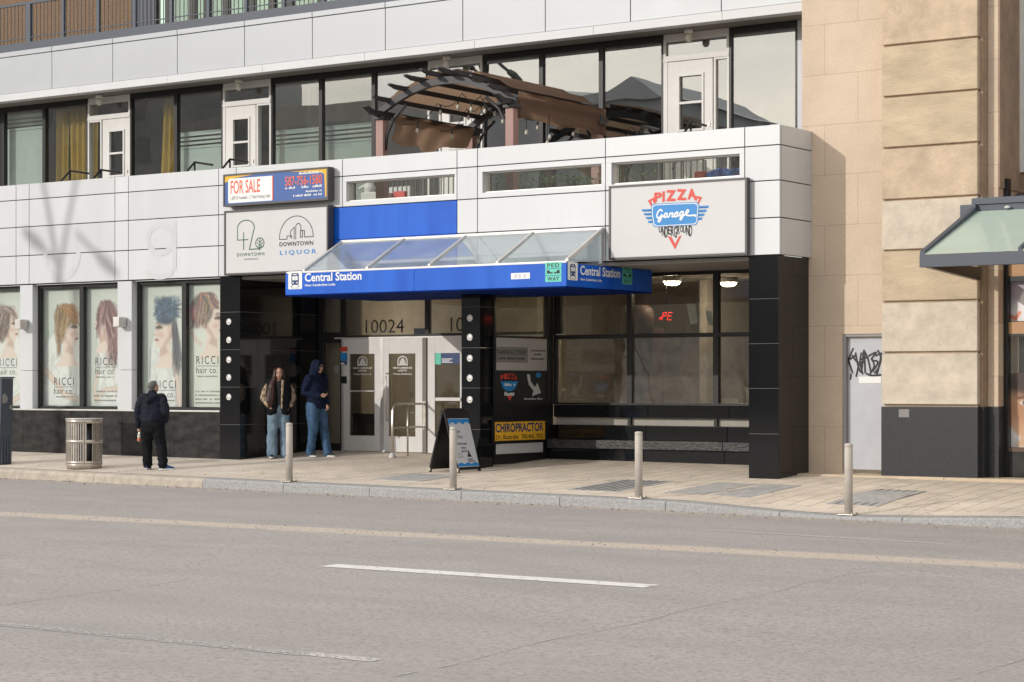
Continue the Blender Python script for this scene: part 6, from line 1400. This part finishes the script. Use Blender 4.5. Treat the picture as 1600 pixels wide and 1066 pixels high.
# ------------------------------------------------------------------ printed posters: ink laid on a fine sheet (flat prints in the real place too)
def lin(c): c = np.asarray(c, float)/255; return np.where(c <= .04045, c/12.92, ((c+.055)/1.055)**2.4)
class Print:
    def __init__(s, w, h, bgc): s.w, s.h = w, h; s.a = np.ones((h, w, 3))*lin(bgc); s.y, s.x = np.mgrid[0:h, 0:w]; s.u = s.x/(w-1); s.v = s.y/(h-1)*(h-1)/(w-1)
    # coordinates: u 0..1 across, v 0..aspect downwards
    def put(s, al, col): al = np.clip(al, 0, 1)[..., None]; s.a = s.a*(1-al)+lin(col)*al
    def ell(s, cx, cy, rx, ry, col, soft=.02, al=1, rot=0):
        c, q = math.cos(rot), math.sin(rot); X, Y = s.u-cx, s.v-cy; X, Y = X*c+Y*q, -X*q+Y*c
        d = (np.sqrt((X/rx)**2+(Y/ry)**2)-1)*min(rx, ry); s.put(al*np.clip(.5-d/soft, 0, 1), col)
    def pol(s, pts, col, soft=.015, al=1):
        n = len(pts); ins = np.zeros(s.u.shape, bool); dm = np.full(s.u.shape, 9.)
        for i in range(n):
            (x0, y0), (x1, y1) = pts[i], pts[(i+1) % n]
            cond = ((y0 > s.v) != (y1 > s.v)); xx = x0+(s.v-y0)*(x1-x0)/((y1-y0) or 1e-9); ins ^= cond & (s.u < xx)
            dx, dy = x1-x0, y1-y0; t_ = np.clip(((s.u-x0)*dx+(s.v-y0)*dy)/(dx*dx+dy*dy+1e-9), 0, 1); dm = np.minimum(dm, np.hypot(s.u-x0-t_*dx, s.v-y0-t_*dy))
        s.put(al*np.clip(.5+np.where(ins, dm, -dm)/soft, 0, 1), col)
    def line(s, pts, wd, col, al=1, soft=.012):
        dm = np.full(s.u.shape, 9.)
        for (x0, y0), (x1, y1) in zip(pts, pts[1:]):
            dx, dy = x1-x0, y1-y0; t_ = np.clip(((s.u-x0)*dx+(s.v-y0)*dy)/(dx*dx+dy*dy+1e-9), 0, 1); dm = np.minimum(dm, np.hypot(s.u-x0-t_*dx, s.v-y0-t_*dy))
        s.put(al*np.clip(.5-(dm-wd/2)/soft, 0, 1), col)
    def hair(s, n, root, tip, cols, wd=.016, bend=.1, al=.8):
        for _ in range(n):
            a, b = root(), tip(); m_ = ((a[0]+b[0])/2+random.uniform(-bend, bend), (a[1]+b[1])/2+random.uniform(-bend, bend))
            s.line(catmull([a, m_, b], 4), wd*random.uniform(.5, 1.2), random.choice(cols), al)
    def blur(s, n):
        for _ in range(n): q = np.pad(s.a, ((1, 1), (1, 1), (0, 0)), 'edge'); s.a = .4*s.a+.15*(q[:-2, 1:-1]+q[2:, 1:-1]+q[1:-1, :-2]+q[1:-1, 2:])
    def sheet(s, name, pl, W, H, mats):
        me = bpy.data.meshes.new(name); vs = []; 
        for j in range(s.h):
            for i in range(s.w): vs.append(pl.p(W*i/(s.w-1), H*(1-j/(s.h-1)), 0))
        fs = [(j*s.w+i, (j+1)*s.w+i, (j+1)*s.w+i+1, j*s.w+i+1) for j in range(s.h-1) for i in range(s.w-1)]
        me.from_pydata(vs, [], fs); ca = me.color_attributes.new('ink', 'FLOAT_COLOR', 'POINT'); buf = np.ones((s.h*s.w, 4)); buf[:, :3] = s.a.reshape(-1, 3); ca.data.foreach_set('color', buf.ravel())
        bm_ = bmesh.new(); bm_.from_mesh(me); b = [bm_.verts.new(pl.p(u, v, -.004)) for u, v in ((0, 0), (W, 0), (W, H), (0, H))]; bm_.faces.new(b[::-1]); bm_.to_mesh(me); bm_.free()
        me.materials.append(mats); o = bpy.data.objects.new(name, me); COL.objects.link(o); return o
mp_ = mat('print', (.5, .5, .5, 1), rough=.5); at_ = mp_.node_tree.nodes.new('ShaderNodeAttribute'); at_.attribute_name = 'ink'; mp_.node_tree.links.new(at_.outputs['Color'], mp_.node_tree.nodes['Principled BSDF'].inputs[0]); M['print'] = mp_
BGc = (200, 206, 198); SK = (222, 205, 193); SKd = (190, 160, 144); SH = (224, 225, 221); SHd = (168, 174, 170)
ru = random.uniform
def arm(P, pts, wd): P.line(pts, wd, SKd, .9, .03); P.line(pts, wd*.7, SK, .9, .03)
def prof(P, cx, cy, s, fl, look=0):     # head in three-quarter profile, fl=+1 faces right
    f = lambda a, b: (cx+fl*a*s, cy+b*s)
    P.pol([f(-.12, .15), f(.14, .2), f(.16, .55), f(.3, .7), f(-.36, .72), f(-.16, .5)], SK, .02); P.pol([f(.02, .22), f(.14, .24), f(.15, .5), f(-.08, .42)], SKd, .05, .8)
    P.pol([f(-.2, -.3), f(.12, -.34), f(.23, -.2), f(.25, -.08), f(.31, .06), f(.26, .10), f(.27, .17), f(.24, .22), f(.22, .31), f(.10, .33), f(-.08, .22), f(-.2, .1)], SK, .02)
    P.pol([f(-.16, .02), f(.0, .18), f(.1, .33), f(-.06, .25), f(-.2, .1)], SKd, .05, .75); P.ell(*f(.10, .08), .07*s, .05*s, (208, 160, 146), .05, .6)
    P.ell(*f(.16, -.10), .09*s, .06*s, (158, 130, 124), .06, .6); P.ell(*f(.20, .05), .06*s, .09*s, (206, 178, 164), .08, .5); P.pol([f(-.2, -.3), f(-.05, -.33), f(-.08, .1), f(-.2, .12)], SKd, .10, .6); P.line([f(.12, -.13), f(.2, -.14)], .02*s, (110, 85, 75), .8); P.line([f(.20, .175), f(.26, .165)], .032*s, (158, 92, 92), .9); P.line([f(.27, .08), f(.30, .065)], .012*s, SKd, .8); P.blur(2); P.line([f(.09, -.06), f(.17, -.085), f(.24, -.055)], .042*s, (60, 46, 44), .95); P.ell(*f(.17, -.06), .05*s, .03*s, (70, 54, 52), .03, .8); P.line([f(.20, .175), f(.265, .165)], .034*s, (150, 84, 86), .9); P.line([f(.10, -.15), f(.18, -.17), f(.24, -.14)], .018*s, (110, 88, 80), .8); P.ell(*f(.285, .075), .014*s, .012*s, (150, 118, 108), .02, .7)
OL = (138, 142, 138)
def poster_art(k, asp):
    P = Print(88, int(87*asp)+1, BGc); a = asp
    P.ell(.05, a*.5, .45, a*.6, (188, 198, 188), .6, .6); P.ell(.9, a*.2, .5, a*.25, (214, 218, 208), .5, .5)
    def shirt(pts):
        P.pol(pts, SH, .03); P.line(pts+[pts[0]], .012, OL, .55, .03)
    def folds(n, x0, x1, y0, y1):
        for _ in range(n):
            x, y = ru(x0, x1), ru(y0, y1); P.line(catmull([(x, y), (x+ru(-.12, .12), y+ru(.05, .2)), (x+ru(-.2, .2), y+ru(.15, .4))], 4), ru(.01, .035), SHd, ru(.25, .55), .05)
    if k == 'wavy':
        shirt([(.25, a*.33), (.8, a*.33), (1.0, a*.43), (1, a), (.1, a), (.05, a*.45)]); folds(14, .2, .9, a*.4, a*.8); prof(P, .66, .70, .9, 1)
        cs = [(88, 66, 60), (140, 116, 104), (196, 178, 164), (60, 44, 42)]
        P.ell(.42, .62, .26, .36, (128, 106, 96), .08); P.hair(260, lambda: (ru(.3, .75), ru(.28, .40)), lambda: (ru(.16, .48), ru(.75, 1.05)), cs, .014, .12, .7); P.hair(60, lambda: (ru(.45, .8), ru(.28, .38)), lambda: (ru(.75, .92), ru(.42, .58)), cs, .013, .05, .7)
        arm(P, [(.6, a), (.85, a*.94), (1, a*.91)], .12)
    if k == 'orange':
        shirt([(.32, a*.36), (.72, a*.36), (.96, a*.42), (1, a*.9), (.62, a), (.12, a), (.05, a*.48)]); folds(20, .15, .9, a*.42, a*.8); P.line([(.72, a*.62), (.74, a*.74)], .06, (128, 132, 130), .7, .07); P.line([(.10, a*.47), (.08, a*.8)], .05, (150, 156, 152), .7, .1)
        arm(P, [(.1, a*.70), (.36, a*.80), (.6, a*.91), (.88, a*.94)], .12); prof(P, .68, .74, .92, 1)
        cs = [(90, 62, 40), (150, 114, 74), (58, 38, 28), (200, 168, 124)]
        P.ell(.56, .48, .24, .22, (126, 94, 62), .08); P.ell(.44, .70, .10, .24, (116, 84, 56), .08)
        P.hair(240, lambda: (ru(.38, .8), ru(.26, .40)), lambda: (ru(.34, .56), ru(.58, .98)), cs, .013, .10, .7); P.hair(90, lambda: (ru(.5, .85), ru(.24, .36)), lambda: (ru(.80, .98), ru(.46, .66)), [(160, 116, 66), (186, 142, 88), (124, 88, 54)], .014, .07, .7); P.hair(50, lambda: (ru(.40, .5), ru(.8, .95)), lambda: (ru(.38, .48), ru(1.05, 1.25)), cs, .011, .05, .6)
    if k == 'auburn':
        shirt([(.34, a*.38), (.7, a*.35), (.95, a*.42), (1, a), (.38, a), (.32, a*.6)]); folds(16, .4, .95, a*.42, a*.85); P.line([(.36, a*.55), (.38, a*.68), (.22, a*.86), (.3, a*.96)], .03, (140, 108, 102), .8, .03)
        arm(P, [(.34, a*.72), (.24, a*.85), (.30, a*.95)], .08); arm(P, [(.30, a*.95), (.5, a*.86), (1, a*.84)], .09); prof(P, .52, .64, .9, -1)
        cs = [(104, 58, 64), (150, 104, 106), (70, 38, 46), (206, 172, 164), (58, 30, 38)]
        P.ell(.58, .48, .26, .24, (124, 82, 86), .08); P.ell(.80, .9, .16, .5, (136, 96, 98), .1)
        P.hair(220, lambda: (ru(.42, .7), ru(.24, .34)), lambda: (ru(.66, .98), ru(.7, 1.35)), cs, .014, .12, .7); P.hair(80, lambda: (ru(.4, .6), ru(.24, .34)), lambda: (ru(.28, .40), ru(.5, 1.0)), cs, .012, .08, .7); P.hair(90, lambda: (ru(.66, .9), ru(.9, 1.1)), lambda: (ru(.55, .95), ru(1.3, 1.65)), cs, .012, .1, .6)
    if k == 'blue':
        shirt([(.3, a*.40), (.75, a*.39), (.95, a*.47), (.98, a*.60), (.82, a*.60), (.82, a), (.2, a), (.22, a*.53)]); folds(26, .25, .85, a*.45, a*.85); P.line([(.22, a*.52), (.2, a*.75)], .022, (96, 100, 100), .8)
        arm(P, [(.80, a*.58), (.86, a*.75), (.92, a)], .11); P.line([(.72, a*.54), (.80, a*.75)], .016, (150, 118, 104), .8); prof(P, .58, .78, .92, -1)
        cs = [(24, 36, 54), (56, 82, 110), (104, 136, 160), (14, 18, 28), (66, 98, 126)]
        P.ell(.60, .44, .27, .24, (52, 70, 92), .06)
        P.hair(340, lambda: (ru(.45, .80), ru(.36, .52)), lambda: (ru(.28, .98), ru(.16, .58)), cs, .012, .05, .75); P.hair(60, lambda: (ru(.4, .6), ru(.36, .48)), lambda: (ru(.36, .48), ru(.5, .64)), cs, .012, .03, .7); P.hair(120, lambda: (ru(.72, .85), ru(.55, .8)), lambda: (ru(.74, .98), ru(1.15, 1.6)), [(60, 64, 74), (96, 102, 112), (40, 40, 48), (128, 112, 112)], .011, .05, .65)
    if k == 'rainbow':
        P.pol([(.1, a*.36), (.95, a*.36), (1, a), (0, a)], (212, 215, 204), .05); prof(P, .74, .86, 1.2, 1)
        cs = [(96, 70, 54), (160, 130, 74), (66, 88, 134), (160, 74, 80), (92, 108, 82), (206, 176, 150), (56, 44, 40)]
        P.ell(.42, .58, .36, .36, (112, 98, 88), .08)
        P.hair(420, lambda: (ru(.35, .75), ru(.18, .30)), lambda: (ru(.08, .60), ru(.55, 1.02)), cs, .016, .10, .7); P.hair(170, lambda: (ru(.4, .8), ru(.16, .28)), lambda: (ru(.7, .98), ru(.40, .58)), cs, .016, .06, .7); P.ell(.14, .62, .07, .12, (206, 140, 152), .08, .7)
        arm(P, [(.12, 1.12), (.25, 1.28), (.4, 1.36)], .08)
    P.blur(1); P.a = P.a*.93+lin(BGc)*.07
    return P
zs_p = (1.04, 3.37); YPO = .30
def poster(k, p0, p1, lab, tx=None, lines=None):
    x0, x1 = wx(p0, YPO), wx(p1, YPO); H = zs_p[1]-zs_p[0]; W = x1-x0; pl = Plane((x0, YPO, zs_p[0])); P = poster_art(k, H/W)
    t = thing('hair_poster', lab, 'poster', (x0, YPO, zs_p[0]), 'hair posters in the shop window'); o = P.sheet('print', pl, W, H, M['print']); o.parent = t; o.location = -Vector(LOC[t.name])
    cx, py = tx; q = MB(); zc = wz(cx, py, YPO)-zs_p[0]; u = wx(cx, YPO)-x0; h_ = .155; w_ = .56
    text(q, pl, 'RICCI', u-w_/2, zc, u+w_/2, zc+h_, bold=-.006, space=1.35, w=.003); ribbon(q, pl, [(u-w_/2, zc-.035), (u+w_/2, zc-.035)], .008); text(q, pl, 'hair co.', u-w_/2, zc-.175, u+w_/2-.02, zc-.055, bold=-.006, space=1.1, w=.003)
    q.build('lettering', M['ink'], t)
    q = MB(); n = 20
    for i in range(n):
        if random.random() < .15: continue
        fill(q, pl, [(u-w_/2+.02+i*.026, zc-.245), (u-w_/2+.038+i*.026, zc-.245), (u-w_/2+.038+i*.026, zc-.222), (u-w_/2+.02+i*.026, zc-.222)], .003)
    if lines:
        for r_, yy__ in enumerate(lines):
            z_ = wz(cx, yy__, YPO)-zs_p[0]
            for i in range(22):
                if random.random() < .15: continue
                fill(q, pl, [(u-w_/2-.03+i*.029, z_), (u-w_/2-.012+i*.029, z_), (u-w_/2-.012+i*.029, z_+.03), (u-w_/2-.03+i*.029, z_+.03)], .003)
    q.build('small_print', M['greyink'], t)
poster('wavy', -20, 33, 'hair salon poster of a wavy ash brown haired woman, leftmost and cut by the edge', (12, 572)); poster('orange', 66, 126, 'hair salon poster of a short choppy sandy haired woman facing right', (100, 602)); poster('auburn', 134, 190, 'hair salon poster of a long auburn haired woman facing left', (165, 571), (613, 620, 627)); poster('blue', 221, 286, 'hair salon poster of a spiky blue black haired woman above the walking man', (258, 607)); poster('rainbow', 294, 344, 'hair salon poster of a multicoloured fringe beside the black granite pillar', (324, 569), (613, 619, 625, 631))
# posters in the right-hand shop
def poster2(lab, pa, pb, pyt, pyb, draw):
    y = YW+.10; x0 = wx(pa, y); x1 = x0+1.1; z0, z1 = wz(1590, pyb, y), wz(1590, pyt, y); P = Print(70, int(69*(z1-z0)/1.1)+1, (226, 224, 226)); draw(P); t = thing('shop_poster', lab, 'poster', (x0, y, z0)); o = P.sheet('print', Plane((x0, y, z0)), 1.1, z1-z0, M['print']); o.parent = t; o.location = -Vector(LOC[t.name])
def d1_(P):
    P.ell(.1, .1, .35, .2, (150, 130, 150), .2, .8); P.ell(.45, .33, .30, .32, (236, 232, 232), .03); P.ell(.52, .34, .22, .26, (206, 112, 92), .04); P.ell(.46, .28, .03, .02, (60, 40, 40), .02); P.ell(.60, .28, .03, .02, (60, 40, 40), .02); P.ell(.54, .46, .06, .03, (160, 50, 50), .02); P.line([(.0, .45), (.1, .5), (.16, .42)], .05, (230, 130, 90), .9)
def d2_(P):
    a = P.v.max(); P.ell(.5, a*.2, 1.2, .4, (214, 186, 150), .3); P.ell(.40, a*.52, .40, a*.40, (212, 160, 122), .05); P.ell(.5, a*.12, .6, .22, (66, 44, 34), .1); P.ell(.18, a*.5, .1, a*.2, (190, 134, 100), .1, .8)
    for x_ in (.25, .58): P.ell(x_, a*.40, .07, .030, (240, 232, 226), .02); P.ell(x_, a*.40, .032, .030, (60, 36, 26), .015); P.line([(x_-.1, a*.34), (x_, a*.32), (x_+.1, a*.34)], .03, (90, 60, 44), .9)
    P.line([(.42, a*.45), (.44, a*.58), (.38, a*.60)], .025, (176, 120, 90), .8); P.ell(.40, a*.70, .10, .035, (178, 84, 80), .02); P.pol([(.2, a*.85), (.5, a*.80), (1, a*.9), (1, a), (.1, a)], (220, 176, 140), .05)
poster2('poster of a small child in a white hood under the steel awning', 1576, 0, 441, 502, d1_); poster2('poster of a tanned woman close up in the lower shop window', 1574, 0, 583, 699, d2_)
q = MB(); q.box(wx(1577, YW+.10), 8, YW+.5, YW+.6, .1, 4.2); o = q.build('shop_back_wall', M['dkroom'], SB)

# ------------------------------------------------------------------ the other side of the street (seen in the glass)
M['farwin'] = mat('farwin', (.26, .26, .265, 1), rough=.4)
def block(x0, x1, y1, z1, lab, m, fl=3.2, roof=None):
    t = thing('opposite_building', lab, 'building', ((x0+x1)/2, y1, 0)); q = MB(); q.box(x0, x1, y1-14, y1, -2, z1); q.build('walls', M[m], t)
    if roof:
        q = MB(); q.prism([(x0-.5, y1+.4, z1+.01), (x1+.5, y1+.4, z1+.01)]+[(x0+(x1-x0)*a, y1+.4, z1+b) for a, b in roof], (0, -14, 0)); q.build('roof', M['farwall'], t)
    z = 3.6
    k = 0
    while z+fl*.6 < z1 and k < 12:
        q = MB(); x = x0+1.2
        while x+1.8 < x1: q.box(x, x+1.8, y1-.02, y1+.05, z, z+fl*.55); x += 3.0
        q.build('window_row', M['farwin'], t); z += fl; k += 1
block(-150, -97, -62, 26, 'tall grey office block across the street, reflected in the far left windows', 'farwall'); block(-96.5, -79, -62, 19.2, 'brown flat roofed block across the street, reflected beside the pergola', 'farwall2'); block(-71, -58.8, -62, 17.6, 'grey hall with a humped roof across the street', 'farwall', roof=[(1.0, .2), (.86, 1.3), (.72, .6), (.55, .5), (.42, 1.3), (.25, 1.6), (.10, 1.0), (0, .2)]); block(-58, -51, -62, 14.4, 'brown shop with sloping roof across the street', 'farwall2', roof=[(1, .2), (0, 2.0)]); block(-78.5, -71.5, -66, 9, 'low brown shop in the gap across the street', 'farwall2'); block(-50, 40, -66, 6.5, 'long low shop row across the street behind the camera', 'farwall')
# twin street lamp left of the view; its shadow falls on the silver panels
kx = -26.0; lx = kx
def back(px, py, Yt):     # point at depth Yt whose sun shadow falls on the facade at photo bearing px,py
    p = Vector((wx(px), 0, wz(px, py))); return p+SUN*((Yt-0)/SUN.y)
YL = -21.0; p0 = back(92, 432, YL)
lp = thing('street_lamp', 'twin armed street lamp standing in the street left of the view', 'street lamp', (p0.x, YL, rz(p0.x)))
q = MB(); q.tube([(p0.x, YL, rz(p0.x)), (p0.x, YL, p0.z)], .11, 12); q.build('pole', M['signframe'], lp)
for a, b in (((66, 280), 'l'), ((121, 275), 'r')):
    e = back(*a, YL); q = MB(); q.tube([p0, p0.lerp(e, .5)+Vector((0, 0, .1)), e+(e-p0)*.4], .10, 10, rr=[.07, .06, .05]); q.build('arm', M['signframe'], lp)
for a, c in (((54, 376), (84, 405)), ((166, 412), (120, 365))):
    e = back(*a, YL); f_ = back(*c, YL); q = MB(); q.tube([f_, e], .05, 8); q.build('bracket', M['signframe'], lp)
    q = MB(); dd = (e-f_).normalized(); q.limb([e-dd*.25, e, e+dd*.3], [(.10, .12), (.14, .14), (.10, .10)]); q.build('lamp_head', M['signframe'], lp)
